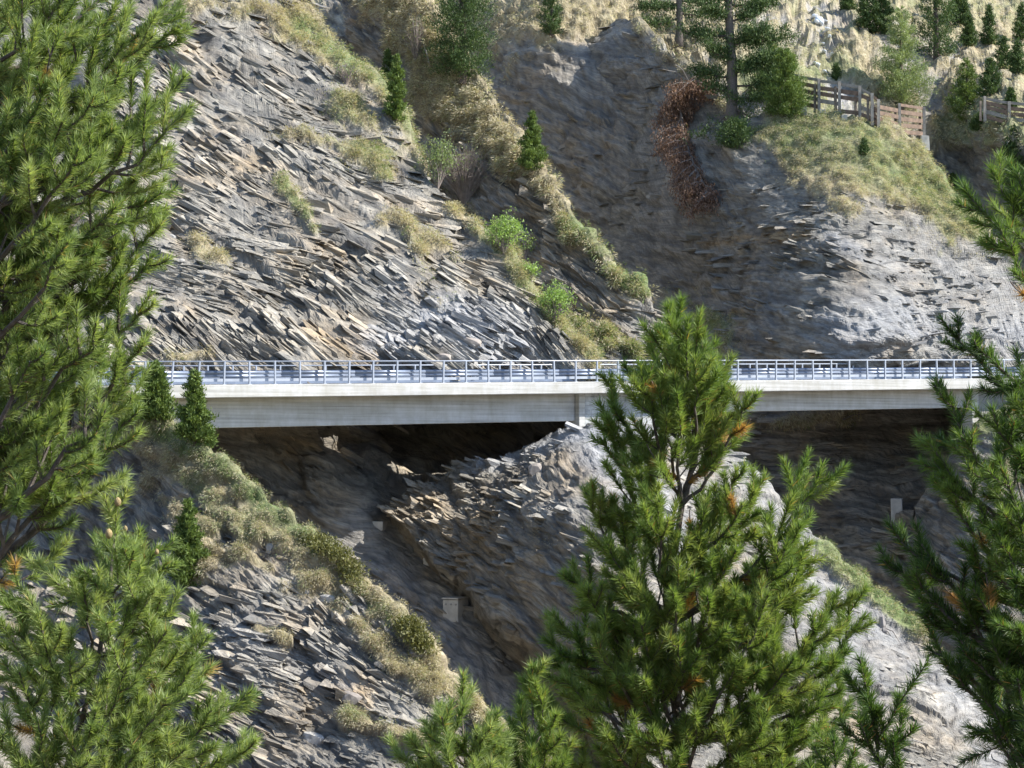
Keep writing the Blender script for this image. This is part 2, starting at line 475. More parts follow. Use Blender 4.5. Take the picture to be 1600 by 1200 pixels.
# far hillside ---------------------------------------------------------------
sheet('far_hillside', 400, 1860, 4.0, [(300, -420), (1900, -420)], [(480, 700), (1900, 700)], 190,
      [(400, -420, 262), (1100, -420, 285), (1900, -420, 300), (600, -150, 222), (600, 100, 200), (850, -20, 192), (1000, 0, 195), (1000, 60, 189), (1150, 100, 180), (1250, 150, 174), (1330, 60, 190), (1260, 60, 190), (1290, 90, 188),
       (1400, 200, 180), (1500, 250, 180), (1490, 180, 184), (1560, 180, 172), (1560, 240, 171), (1680, 200, 170), (1600, 330, 168), (1600, 500, 165), (1750, 600, 162), (1300, 0, 206), (1400, -150, 242),
       (1600, 0, 212), (1600, 90, 196), (1750, -150, 245), (1900, 300, 170), (1900, 650, 160), (500, 500, 190), (900, 600, 180), (1300, 600, 172)],
      (.25, -.3, .9),
      grass=[([(640, -100), (1900, -100)], 200, 1.0), ([(700, 20), (960, 20)], 70, 1.0), ([(980, 30), (1150, 90), (1250, 130)], 80, .9), ([(1330, -60), (1700, 60)], 110, 1.0), ([(1330, 80), (1400, 160)], 60, .75), ([(1500, 190), (1700, 170)], 50, .9), ([(1520, 150), (1600, 120), (1700, 120)], 70, .95), ([(1480, 210), (1460, 100)], 50, .45)],
      greens=[([(1300, -40), (1700, 0)], 80, .25), ([(1500, 190), (1640, 200)], 40, .5), ([(1200, 120), (1300, 140)], 60, .5)],
      pales=[([(1275, 15), (1290, 50), (1300, 110), (1320, 145)], 24, .75), ([(1490, 110), (1470, 60)], 18, .5)],
      amp=1.0, rough_amp=1.3, hum=.75, back=0)

# R: right-hand gully wall, right spur -----------------------------------------
R_RIM = [(500, -60), (640, -20), (700, 40), (720, 55), (770, 60), (850, 62), (905, 70), (935, 45), (960, 22), (990, 30), (1060, 90), (1110, 135), (1150, 172), (1200, 182), (1255, 180), (1300, 180), (1380, 192),
         (1430, 225), (1460, 262), (1490, 300), (1540, 355), (1570, 400), (1600, 470), (1650, 560), (1700, 650), (1760, 700)]
sheet('right_cliff', 640, 1850, 2.9, R_RIM, [(500, 1260), (1900, 1260)], 360,
      [(640, -20, 200), (720, 55, 196), (850, 62, 190), (905, 70, 185.5), (960, 28, 187), (1000, 45, 181), (1060, 90, 173), (1110, 135, 169), (1150, 172, 165), (1255, 180, 161), (1380, 192, 160), (1430, 230, 160),
       (1490, 300, 158), (1540, 355, 156), (1600, 470, 153.5), (1650, 560, 152), (1750, 700, 152), (1850, 750, 152),
       (720, 200, 200), (850, 200, 191), (850, 120, 191), (900, 140, 185.5), (930, 250, 184), (1000, 160, 177.5), (1000, 250, 173), (1080, 250, 165.5), (1150, 260, 159.5), (1230, 260, 157.5), (1330, 290, 153.5), (1450, 330, 155.5),
       (850, 350, 186), (900, 350, 181), (1010, 350, 168), (1100, 400, 160.5), (1200, 400, 152.5), (1325, 400, 147.5), (1400, 400, 149.5), (1480, 430, 151), (900, 560, 168), (1010, 500, 163), (1100, 550, 152), (1200, 560, 146.5), (1310, 560, 142.5),
       (1400, 560, 143.8), (1500, 560, 146), (1600, 560, 149.5), (1100, 640, 148), (1250, 660, 146), (1350, 700, 149), (1420, 680, 149), (1550, 660, 150), (1200, 760, 147), (1300, 760, 146), (1400, 800, 142.5), (1550, 800, 137.5), (1700, 850, 136),
       (1250, 1000, 138), (1350, 900, 140), (1450, 1000, 132), (1650, 1000, 123), (1250, 1260, 120), (1600, 1260, 114), (900, 1000, 150), (700, 700, 165), (700, 1200, 140)],
      (.08, -.12, .98),
      grass=[([(1235, 205), (1330, 225), (1440, 290), (1500, 340)], 62, 1.0), ([(1290, 270), (1400, 300), (1520, 345)], 42, 1.0), ([(1230, 250), (1330, 330)], 26, .62), ([(1380, 200), (1460, 265)], 30, .9), ([(720, 60), (850, 75), (905, 85)], 14, .6),
             ([(1000, 40), (1150, 180)], 16, .5), ([(1050, 480), (1130, 520), (1080, 560)], 40, .5), ([(890, 130), (920, 150)], 14, .5), ([(1200, 660), (1330, 650)], 14, .6), ([(1560, 390), (1600, 440)], 14, .5)],
      greens=[([(1235, 205), (1330, 225), (1440, 290), (1500, 340)], 60, .55), ([(1050, 480), (1130, 520)], 40, .6), ([(1470, 260), (1500, 300)], 24, .9)],
      pales=[([(1330, 540), (1400, 500), (1620, 540)], 62, .72), ([(1400, 400), (1620, 470)], 55, .35), ([(1300, 370), (1340, 400)], 16, .5), ([(1200, 720), (1250, 800)], 30, .15)],
      warms=[([(700, 80), (1010, 500)], 260, -.9), ([(1110, 380), (1160, 372), (1260, 372)], 9, 2.4), ([(760, 110), (900, 170), (960, 200)], 26, .9), ([(1040, 440), (1300, 560)], 40, .5), ([(1290, 540), (1400, 550)], 18, 1.2)],
      smooths=[([(850, 160), (1000, 260), (1000, 400)], 90, .35), ([(1350, 440), (1600, 520)], 60, .35), ([(1150, 300), (1250, 500)], 90, .15)],
      amp=.75, rough_amp=.8, hum=.3, skirt=10, jag=8, coarse=(760, 1600), fine=1.25, blur=2)

# M2: second rib behind the first ---------------------------------------------
M2_RIM = [(540, -110), (600, -80), (660, -10), (700, 60), (745, 120), (800, 192), (826, 245), (870, 300), (900, 360), (950, 420), (1000, 452), (1030, 520), (1060, 600)]
sheet('middle_rib', 540, 1050, 2.6, M2_RIM, [(500, 640), (1100, 640)], 270,
      [(540, -110, 178), (600, -80, 172), (660, -10, 166), (745, 120, 159), (800, 192, 154), (826, 245, 151), (870, 300, 148), (900, 360, 146), (950, 420, 143.5), (1000, 452, 142), (1050, 580, 140),
       (600, 100, 165), (680, 200, 159), (700, 120, 161), (760, 250, 154), (740, 330, 152), (800, 330, 150), (850, 400, 146), (900, 480, 142.5), (900, 560, 138), (980, 560, 137.5), (700, 400, 151), (700, 600, 145), (550, 300, 165)],
      (.42, -.2, .88),
      grass=[([(655, 0), (700, 90), (760, 170), (815, 240)], 46, 1.0), ([(640, 60), (690, 150)], 40, .75), ([(600, -20), (650, 60)], 50, .8), ([(680, 160), (790, 225)], 36, .9), ([(826, 250), (880, 310), (905, 370)], 20, .85), ([(905, 360), (955, 420), (1000, 460)], 16, .8), ([(700, 330), (740, 345)], 20, .5),
             ([(900, 520), (980, 560)], 26, .7)],
      greens=[([(905, 360), (1000, 460)], 30, .6), ([(900, 520), (980, 560)], 26, .7), ([(630, 160), (660, 260)], 26, .4)],
      warms=[([(830, 330), (960, 470)], 60, .8), ([(880, 500), (990, 560)], 40, .5)], pales=[([(760, 310), (810, 330)], 20, .3)],
      amp=.8, rough_amp=.9, hum=.42, back=10, jag=9)

# M1: the big rock face behind the road, and the gully under the bridge ---------
M1_RIM = [(-350, -200), (380, -200), (430, -60), (470, -10), (500, 35), (560, 105), (610, 160), (638, 215), (660, 262), (700, 312), (740, 348), (780, 395), (820, 437), (860, 488), (890, 530), (920, 563), (960, 625), (1010, 690)]
sheet('left_cliff', -250, 1000, 2.7, M1_RIM, [(-350, 1270), (1010, 1270)], 370,
      [(-350, -200, 158), (100, -200, 160), (400, -150, 160), (-350, 100, 140), (100, 100, 143), (350, 100, 145), (560, 105, 151), (500, 35, 154), (640, 215, 146), (700, 312, 141.5), (780, 395, 137.5), (860, 488, 134), (915, 560, 132),
       (-350, 300, 126), (100, 300, 131), (300, 300, 134.5), (500, 300, 136.5), (300, 200, 139), (450, 200, 142), (-350, 450, 112), (0, 450, 119), (250, 450, 125), (450, 450, 128), (650, 450, 131), (820, 470, 133.5),
       (-350, 575, 105), (0, 575, 112), (250, 575, 117.8), (500, 575, 122.3), (700, 575, 126.2), (900, 575, 130.6), (-350, 620, 104.5), (0, 620, 111.5), (250, 620, 117), (500, 620, 122), (700, 620, 127), (900, 620, 132),
       (250, 680, 117), (350, 690, 121), (450, 690, 124), (560, 690, 129), (680, 690, 134), (800, 690, 133), (900, 690, 128), (250, 760, 119), (330, 740, 122), (400, 760, 122.5), (500, 740, 123.5), (560, 760, 124), (620, 760, 128), (700, 760, 129), (850, 760, 127),
       (300, 850, 119), (450, 850, 121.5), (560, 820, 121.5), (620, 850, 122), (700, 860, 122), (850, 850, 122), (300, 1000, 109), (550, 950, 119), (650, 950, 118.5), (740, 950, 118), (850, 1010, 118), (600, 1100, 114.5), (780, 1100, 112.5), (300, 1260, 97), (600, 1260, 109), (850, 1260, 107.5), (1010, 1260, 110)],
      (.44, -.18, .88),
      grass=[([(470, 40), (530, 90), (600, 150), (640, 215)], 30, 1.0), ([(500, 20), (600, 110)], 34, .8), ([(440, 10), (560, 60)], 40, .7), ([(640, 215), (662, 262)], 12, .9), ([(540, 235), (600, 260)], 26, .75), ([(430, 215), (560, 230)], 12, .55),
             ([(440, 290), (490, 370)], 12, .7), ([(300, 395), (340, 420)], 20, .9), ([(700, 330), (780, 405), (860, 500), (930, 585)], 11, 1.0), ([(895, 520), (960, 600)], 24, .9), ([(260, 565), (320, 560)], 9, .6), ([(280, 0), (420, 10)], 24, .6), ([(620, 240), (520, 160)], 20, .5),
             ([(600, 350), (700, 400)], 16, .4), ([(640, 400), (690, 470)], 14, .35)],
      greens=[([(470, 40), (530, 90), (600, 150), (640, 215)], 18, .7), ([(760, 380), (960, 600)], 40, .35), ([(440, 290), (490, 370)], 14, .6), ([(480, 160), (620, 260)], 40, .4)],
      pales=[([(600, 545), (680, 500), (800, 540)], 46, .85), ([(620, 470), (720, 530)], 36, .4), ([(560, 860), (700, 1000), (780, 1100)], 46, .35), ([(700, 700), (820, 690)], 20, .3)],
      warms=[([(330, 200), (470, 330), (560, 540)], 60, .5), ([(400, 665), (520, 700)], 40, .5), ([(620, 900), (680, 1040)], 24, .8), ([(500, 520), (580, 560)], 16, 1.0)],
      smooths=[([(620, 850), (720, 960), (800, 1100)], 80, .5), ([(230, 450), (330, 500)], 70, .3)],
      amp=1.1, rough_amp=1.35, hum=.35, skirt=10, jag=8, coarse=(230, 925), fine=.75, blur=3)

# ML: the middle spur carrying the pier -----------------------------------------
ML_RIM = [(604, 792), (640, 764), (690, 742), (740, 718), (785, 703), (830, 688), (860, 672), (895, 664), (925, 660), (1060, 660), (1120, 695), (1180, 742), (1280, 848), (1350, 912), (1430, 975), (1500, 1060), (1600, 1170), (1750, 1340), (1900, 1500)]
sheet('middle_spur', 604, 1720, 2.6, ML_RIM, [(604, 800), (640, 832), (700, 888), (760, 945), (830, 1006), (880, 1060), (950, 1160), (1000, 1270), (1250, 1300), (1900, 1550)], 180,
      [(610, 790, 121.5), (740, 725, 123), (830, 690, 123.4), (925, 660, 121.6), (1060, 660, 125.5), (1120, 700, 127), (1180, 742, 126), (1280, 848, 123), (1430, 975, 120), (1500, 1060, 118), (1750, 1340, 112),
       (700, 800, 119.5), (700, 880, 117.5), (800, 760, 118), (800, 850, 114), (900, 720, 117.6), (960, 720, 117.6), (900, 800, 112.2), (940, 860, 109.8), (1000, 760, 116), (1050, 850, 113), (1050, 950, 110), (830, 1000, 111.5), (950, 1000, 107.5), (1150, 850, 119), (1150, 1000, 112.5),
       (1250, 950, 116.5), (1350, 1050, 114), (1250, 1100, 110), (1000, 1250, 102), (1200, 1250, 104), (1450, 1150, 112), (1350, 1250, 107), (1600, 1300, 110)],
      (.30, -.2, .92),
      grass=[([(1285, 858), (1340, 910), (1430, 978)], 17, 1.0), ([(1430, 990), (1480, 1040)], 9, .6), ([(830, 830), (870, 850)], 10, .3)],
      greens=[([(1285, 858), (1340, 910), (1430, 978)], 22, .85)],
      pales=[([(745, 722), (835, 700), (880, 678), (1060, 672)], 20, 1.0), ([(930, 690), (1000, 760), (1080, 860)], 42, .75), ([(1150, 760), (1400, 1000), (1560, 1160)], 60, .45), ([(1280, 960), (1360, 1080)], 60, .3)],
      warms=[([(620, 790), (760, 830)], 40, .8), ([(820, 720), (930, 760)], 40, .5), ([(1280, 1120), (1450, 1140)], 50, .6), ([(700, 860), (800, 900)], 40, .5)],
      smooths=[([(835, 690), (1050, 668)], 24, .95), ([(700, 850), (900, 950)], 60, .4)],
      amp=.6, rough_amp=.85, hum=.25, back=14, under=12, jag=11)

# RL: right abutment spur -----------------------------------------------------
sheet('right_abutment_spur', 1430, 1850, 2.8, [(1430, 790), (1470, 730), (1500, 690), (1530, 666), (1560, 645), (1600, 622), (1700, 585), (1850, 560)], [(1430, 800), (1460, 900), (1560, 1010), (1700, 1130), (1850, 1200)], 130,
      [(1430, 790, 139), (1500, 690, 139.5), (1530, 666, 139), (1600, 622, 140), (1700, 590, 143), (1850, 560, 148), (1500, 800, 135), (1600, 700, 137), (1600, 900, 131), (1750, 800, 136), (1700, 1000, 130), (1850, 1000, 132)],
      (.2, -.2, .95), grass=[([(1540, 668), (1620, 640), (1700, 620)], 26, .85), ([(1560, 760), (1650, 720)], 40, .5)], greens=[([(1540, 668), (1700, 620)], 40, .7)],
      amp=.3, rough_amp=.8, hum=.3, back=10, under=10, jag=3)

# L: the near spur at lower left ------------------------------------------------
L_RIM = [(-300, 610), (0, 606), (120, 606), (180, 608), (210, 626), (260, 660), (300, 690), (350, 727), (410, 778), (460, 818), (510, 850), (560, 900), (610, 950), (650, 990), (690, 1050), (735, 1098), (800, 1150), (850, 1200), (900, 1260), (960, 1340)]
sheet('near_spur', -200, 930, 2.5, L_RIM, [(-300, 1290), (850, 1290), (960, 1360)], 270,
      [(-300, 610, 104.5), (0, 606, 105), (190, 612, 104.5), (300, 690, 103), (410, 778, 101), (510, 850, 99), (610, 950, 96.5), (700, 1062, 94.5), (800, 1150, 92.5), (900, 1260, 90.5),
       (-300, 750, 104), (0, 720, 107.5), (120, 800, 107), (60, 900, 104.5), (220, 800, 103.5), (200, 700, 105), (300, 850, 99.6), (400, 950, 96.2), (200, 1000, 97.0), (0, 1020, 98), (-300, 1100, 98), (450, 880, 98), (520, 1000, 95.6), (300, 1120, 92.6), (500, 1120, 92.8), (640, 1120, 92.6), (600, 1220, 90), (200, 1270, 92), (-200, 1270, 93)],
      (.46, -.22, .86),
      grass=[([(195, 620), (300, 695), (410, 785), (510, 860), (610, 960), (690, 1060), (740, 1110), (850, 1215)], 24, 1.0), ([(230, 690), (330, 760), (400, 830)], 44, .85), ([(330, 740), (450, 850)], 46, .85), ([(210, 660), (260, 780), (330, 850)], 40, .6), ([(310, 885), (380, 870), (420, 885)], 17, .95), ([(400, 800), (520, 900)], 44, .85),
             ([(440, 920), (560, 950), (610, 1000)], 22, .5), ([(520, 960), (600, 1010)], 30, .62), ([(400, 990), (450, 1010)], 12, .6), ([(620, 1040), (670, 1090)], 30, .8), ([(540, 1125), (620, 1150), (680, 1160)], 15, .9), ([(300, 890), (340, 920)], 20, .5), ([(190, 640), (260, 700)], 26, .8)],
      greens=[([(230, 665), (330, 720), (420, 800), (500, 860)], 18, .75), ([(300, 760), (420, 850)], 40, .35), ([(560, 930), (640, 1010)], 16, .5), ([(540, 1120), (600, 1130)], 10, .6)],
      pales=[([(380, 1000), (470, 1040)], 36, .25), ([(540, 1080), (470, 1060)], 20, .3)],
      warms=[([(450, 1080), (560, 1100)], 40, .8), ([(350, 1100), (420, 1150)], 40, .5)],
      smooths=[([(0, 800), (120, 850)], 80, .6)],
      amp=.75, rough_amp=1.05, hum=.32, back=12, skirt=10, jag=5, coarse=(60, 2000))

# valley floor and the slope the camera stands on ---------------------------------
gx = np.linspace(-420, 420, 120); gy = np.concatenate([np.linspace(-60, 120, 110), np.linspace(130, 600, 30)])
GX, GY = np.meshgrid(gx, gy, indexing='ij')
GZ = np.where(GY < 75, -2.6 - .52 * np.clip(GY + 6, -60, 85) * 1.0, -45 + (GY - 75) * .12)
GZ = GZ + fbm(np.c_[GX.ravel() / 14, GY.ravel() / 14, GX.ravel() * 0], 4).reshape(GX.shape) * 1.2
Pg = np.stack([GX, GY, GZ], -1).reshape(-1, 3)
i, j = np.meshgrid(np.arange(119), np.arange(len(gy) - 1), indexing='ij'); a = (i * len(gy) + j).ravel(); nr = len(gy)
tag(link('valley_ground', mesh_np('valley_ground', Pg, np.stack([a, a + nr, a + nr + 1, a + 1], 1), M['soil'], smooth=True)), kind='structure')

# ------------------------------------------------------------------ angular rock slabs breaking out of the slopes along the bedding
def slabs(sh, cnt, lmin, lmax, thick, depth, label, seed, spread=.045, box=None):
    S = SHEETS[sh]; r = np.random.default_rng(seed); u, v = S['u'], S['v']
    vis = (u > -80) & (u < 1680) & (v > -60) & (v < 1260)
    if box: vis &= (u > box[0]) & (u < box[1]) & (v > box[2]) & (v < box[3])
    cl = .22 + np.clip(fbm(S['p'] / 4.5, 3, .5, seed) * 3.2 + .35, 0, 1.6)
    pr = vis * (1 - S['gm'] * .95) * (1 - .75 * np.clip(S['soft'], 0, 1)) * (.18 + .82 * S['sm']) * cl
    idx = r.choice(len(pr), cnt, p=pr / pr.sum())
    P = S['p'][idx]; Nn = S['n'][idx]; a_, b_, c_ = S['Fr']
    ang = fbm(P / 6.0, 3, .5, seed + 3) * .62 + r.normal(0, spread, cnt); an2 = r.normal(0, spread, cnt)
    ca, sa = np.cos(ang)[:, None], np.sin(ang)[:, None]
    A = a_ * ca + c_ * sa; Cc = c_ * ca - a_ * sa
    A = A + b_ * r.normal(0, .09, (cnt, 1)); A /= np.linalg.norm(A, axis=1, keepdims=True)
    Cc = Cc + b_ * an2[:, None]; Cc -= A * (Cc * A).sum(1, keepdims=True); Cc /= np.linalg.norm(Cc, axis=1, keepdims=True)
    Bb = np.cross(Cc, A)
    L = (lmin + (lmax - lmin) * r.random(cnt) ** 4.6)[:, None]; T = L * r.uniform(.5, 1.3, (cnt, 1)) * thick; D = np.maximum(L * depth * r.uniform(.6, 1.2, (cnt, 1)), .15)
    Bb = Bb * np.sign((Bb * Nn).sum(1, keepdims=True) + 1e-9)
    prot = r.uniform(-.06, .08, (cnt, 1)) + .02 * L
    cen = P - Bb * D * .5 + Bb * prot
    V = np.zeros((cnt, 8, 3)); k = 0
    for z in (-1, 1):
        for (x, y) in ((-1, -1), (1, -1), (1, 1), (-1, 1)):
            V[:, k] = cen + A * L * (x * r.uniform(.28, .62, (cnt, 1))) + Bb * D * (y * (r.uniform(.22, .56, (cnt, 1)) if y > 0 else .5)) + Cc * T * (z * r.uniform(.08, .6, (cnt, 1)) + x * r.normal(0, .25, (cnt, 1)))
            k += 1
    fc = np.array([(0, 3, 2, 1), (4, 5, 6, 7), (0, 1, 5, 4), (1, 2, 6, 5), (2, 3, 7, 6), (3, 0, 4, 7)])
    F = (np.arange(cnt)[:, None, None] * 8 + fc[None]).reshape(-1, 4)
    rep = lambda x: np.repeat(x, 8, 0)
    q = rep(S['q'][idx]) + (V.reshape(-1, 3) - rep(P)) @ S['Fr'].T
    tone = rep(np.clip(S['tone'][idx] + r.normal(0, .09, cnt), 0, 1)); z = np.zeros(cnt * 8)
    o = link('rock_slabs', mesh_np('rock_slabs', V.reshape(-1, 3), F, M['rock'], dict(bed=q, grass=z, green=z, pale=rep(S['pale'][idx]) * .9, warm=rep(S['warm'][idx] + r.normal(0, .1, cnt)), tone=tone, crack=z)))
    return tag(o, label, 'rock slabs', kind='stuff')
slabs('left_cliff', 14500, .16, 2.6, .13, .42, 'layered schist slabs jutting from the big sunlit rock face', 1, box=(150, 1000, -60, 575))
slabs('left_cliff', 1300, .3, 2.0, .16, .4, 'shaded slabs in the gully under the bridge', 2, box=(250, 860, 640, 1100))
slabs('near_spur', 6200, .16, 1.9, .13, .45, 'schist slabs breaking out of the near left spur', 3)
slabs('right_cliff', 10000, .2, 2.4, .10, .32, 'thin near level schist slabs of the shaded gully wall and the right spur', 4, .05)
slabs('middle_spur', 2600, .18, 1.7, .14, .4, 'schist slabs of the middle spur below the bridge pier', 5, .08)
slabs('middle_rib', 1600, .4, 2.6, .15, .4, 'slabs of the narrow rib behind the big rock face', 6)
slabs('far_hillside', 500, .4, 2.0, .2, .5, 'scattered stones on the far hillside', 7, .3)

# ------------------------------------------------------------------ bridge
KX, KY, KZ = .834, .552, .0226
O0 = np.array([0, 120.0, 3.42])                # near top edge of the concrete edge beam, at the middle of the picture
EA = Vector((KX, KY, KZ)); EN = Vector((-KY, KX, 0)).normalized(); EZ = Vector((0, 0, 1))
OB = Vector(O0)
S0, S1 = -34.0, 44.0
def bpt(s, n, z): return OB + EA * s + EN * n + EZ * z
def bbox(name, mat, s0, s1, n0, n1, z0, z1, parent, div=1, jit=0):
    V = []; F = []
    mb = MB(); mb.frame_box(OB, EA, EN, EZ, s0, s1, n0, n1, z0, z1, jit)
    L = mb.v; bed = [((Vector(v) - OB).dot(EA), (Vector(v) - OB).dot(EN), (Vector(v) - OB).z) for v in L]
    me = mesh_np(name, local(parent, L) if parent is not None else L, np.array(mb.f), mat, dict(bed=np.array(bed)))
    o = link(name, me, parent)
    bv = o.modifiers.new('bevel', 'BEVEL'); bv.width = .03; bv.segments = 2
    return o
br = empty('road_bridge', OB, 'long concrete road bridge crossing the gullies between the rock spurs', 'bridge')
eb = bbox('edge_beam', M['concrete'], S0, S1, 0, .32, -.62, 0, br)
bbox('edge_beam', M['concrete'], S0, S1, 7.3, 7.62, -.62, 0, br)
bbox('deck_slab', M['concrete'], S0, S1, .322, 7.298, -.56, -.22, br)
for s0, s1, dp in ((-30, 4.9, 2.08), (13.6, 34.0, 1.74)):
    bbox('girder', M['concrete'], s0, s1, 1.28, 1.75, -dp, -.562, br)
    bbox('girder', M['concrete'], s0, s1, 6.1, 6.6, -dp, -.562, br)
bbox('pier', M['concrete'], 4.93, 5.32, .93, 2.0, -5.0, -.563, br)
bbox('pier', M['concrete'], 13.1, 13.55, .93, 2.0, -5.0, -.563, br)
bbox('pier', M['concrete'], 34.05, 34.6, .93, 2.0, -5.0, -.563, br)
for s0, s1, zb in ((5.34, 13.08, -5.1), (34.62, 44, -5.3)):
    core = bbox('wall_core', M['mortar'], s0, s1, 1.02, 2.1, zb, -.565, br)
rows = [(-.57, -.80), (-.80, -1.03), (-1.03, -1.26), (-1.26, -1.50), (-1.50, -1.73), (-1.73, -1.98), (-1.98, -2.25), (-2.25, -2.55), (-2.55, -2.85)]
for zi, (zt, zb) in enumerate(rows):
    s = 5.34
    while s < 12.9:
        w = random.uniform(.32, .62); e = min(s + w, 13.06)
        mb = MB(); pr = random.uniform(0, .03)
        mb.frame_box(OB - Vector(br.location), EA, EN, EZ, s + .008, e - .008, .98 - pr, 1.05, zb + .008, zt - .008, .008)
        o = mb.build('stone', M['stone'], br); s = e
tag(bbox('road', M['asphalt'], S0 - 30, S1 + 30, .34, 7.28, -.216, -.20, None), kind='structure')
# road bench behind the deck, cut into the slope
SP_ = 1.38
def railing(label, n_post, n_beam, side):
    r = empty('railing', bpt(0, n_post, 0), label, 'railing', 'railings along the bridge')
    L = Vector(r.location)
    def tubeo(name, pts, rad, mat, n=8):
        mb = MB(); mb.tube([Vector(p) - L for p in pts], rad, n); return mb.build(name, mat, r, True)
    tubeo('top_rail', [bpt(S0, n_post, 1.12), bpt(S1, n_post, 1.12)], .038, M['steel'])
    k0 = int(S0 / SP_); k1 = int(S1 / SP_)
    mb = MB()
    mb.frame_box((0, 0, 0), EA, EN, EZ, -.038, .038, -.05, .05, -.03, 1.115)
    mb.frame_box((0, 0, 0), EA, EN, EZ, -.09, .09, -.09, .09, 0.002, .022)
    pm = mb.build('post', M['steel'], r); first = True
    bk = MB(); bk.frame_box((0, 0, 0), EA, EN, EZ, -.03, .03, .05 * side, (n_beam - n_post - .02 * side) if side > 0 else (n_beam - n_post + .02), .42, .62)
    for k in range(k0, k1 + 1):
        if k == k0: o = pm
        else:
            o = pm.copy(); COL.objects.link(o); o.parent = r
        o.location = bpt(k * SP_, n_post, 0) - L
        o.rotation_euler = (random.uniform(-.012, .012), random.uniform(-.03, .03) + (.05 if side > 0 and -14 <= k <= -12 else 0), 0)
    # W-beam: folded sheet in 4 m lengths, lapped
    prof = [(0, .36), (.045, .385), (.05, .43), (.0, .47), (-.0, .50), (.0, .53), (.05, .57), (.05, .62), (.012, .66), (.0, .69)]
    prof = [(-side * a, b) for a, b in prof]
    s = S0; i = 0
    while s < S1:
        V = []; F = []
        for e, ss in enumerate((s, min(s + 4.14, S1))):
            for a, b in prof: V.append(bpt(ss, n_beam + a - side * .004 * (i % 2), b) - L)
        n = len(prof)
        for q in range(n - 1): F.append((q, q + 1, n + q + 1, n + q))
        me = bpy.data.meshes.new('guard_beam'); me.from_pydata(V, [], F); me.materials.append(M['steel_dull'])
        me.polygons.foreach_set('use_smooth', [True] * len(me.polygons))
        o = link('guard_beam', me, r); so = o.modifiers.new('thickness', 'SOLIDIFY'); so.thickness = .008
        s += 4.14; i += 1
    mb = MB(); mb.frame_box(OB - L, EA, EN, EZ, S0, S1, n_beam - .05, n_beam + .05, .16, .30)
    mb.build('lower_rail', M['steel'] if side > 0 else M['steel_dull'], r)
    return r
railing('near grey steel railing with guard beam along the front edge of the bridge', .12, .44, 1)
railing('far grey steel railing with guard beam along the rock side of the bridge', 7.5, 7.18, -1)

# ------------------------------------------------------------------ grass tussocks
def scatter(name, label, sheets, n, scale, blades, rangeN=None, seed=1):
    r = np.random.default_rng(seed)
    allV = []; allT = []
    for sh in sheets:
        S = SHEETS[sh]; u, v = S['u'], S['v']
        vis = (u > -120) & (u < 1720) & (v > -90) & (v < 1290)
        pr = np.where(vis, S['g'] ** 1.3 + .02 * (S['soft'] > .02), 0) * (S['p'][:, 1] / 140.0) ** 0
        # weight by true area of the grid cell
        tot = pr.sum()
        if tot < 1: continue
        cnt = int(n[sh] if isinstance(n, dict) else n)
        idx = r.choice(len(pr), cnt, p=pr / tot)
        P = S['p'][idx] + r.normal(0, .05, (cnt, 3)); Nn = S['n'][idx]; gr = S['gr'][idx]
        sc_ = scale * r.uniform(.6, 1.35, cnt)
        B = blades
        base = np.repeat(P, B, 0); nn = np.repeat(Nn, B, 0); ss = np.repeat(sc_, B)[:, None]
        m = len(base)
        rd = r.normal(0, 1, (m, 3)); rd /= np.linalg.norm(rd, axis=1, keepdims=True)
        up = np.array([0, 0, 1.0])
        d1 = nn * .6 + up * .3 + rd * .6; d1 /= np.linalg.norm(d1, axis=1, keepdims=True)
        d2 = d1 * .15 + rd * .25 + np.array([0, -.3, -1.0]) * r.uniform(.5, 1.3, (m, 1))
        b0 = base + rd * .42 * ss; L = ss * r.uniform(.4, .95, (m, 1))
        k = b0 + d1 * L * .55; tip = k + d2 * L * .6
        side = np.cross(d1, r.normal(0, 1, (m, 3))); side /= np.linalg.norm(side, axis=1, keepdims=True) + 1e-9
        w = ss * .038
        V = np.stack([b0 + (k - b0) * .25 + side * w, b0 + (k - b0) * .25 - side * w, k * .35 + tip * .65], 1)
        allV.append(V.reshape(-1, 3))
        tone0 = np.repeat(np.where(r.random(cnt) < gr * .75 + .06, r.uniform(.68, 1.0, cnt), r.uniform(.15, .58, cnt)), B)
        tone = np.clip(tone0 + r.normal(0, .1, m), 0, 1)
        allT.append(np.repeat(tone, 3))
    V = np.concatenate(allV); T = np.concatenate(allT)
    F = np.arange(len(V)).reshape(-1, 3)
    o = link(name, mesh_np(name, V, F, M['tuft'], dict(tone=T)))
    return tag(o, label, 'grass', kind='stuff')
scatter('grass', 'straw coloured grass tussocks drooping over the crest and ledges of the big rock face', ['left_cliff'], 3400, .50, 28, seed=2)
scatter('grass', 'straw coloured grass tussocks covering the golden rib behind the big rock face', ['middle_rib'], 3400, .60, 28, seed=3)
scatter('grass', 'pale green and straw grass on the rounded top of the right spur below the timber fence', ['right_cliff'], 5200, .40, 26, seed=4)
scatter('grass', 'straw coloured grass tussocks along the crest of the near left spur', ['near_spur'], 5400, .31, 28, seed=5)
scatter('grass', 'bright green grass strip along the crest of the middle spur', ['middle_spur'], 700, .40, 16, seed=6)
scatter('grass', 'short green grass on the spur below the right bridge end', ['right_abutment_spur'], 500, .35, 14, seed=8)
scatter('grass', 'dry straw coloured meadow grass on the far hillside above the gullies', ['far_hillside'], 8000, .60, 14, seed=7)

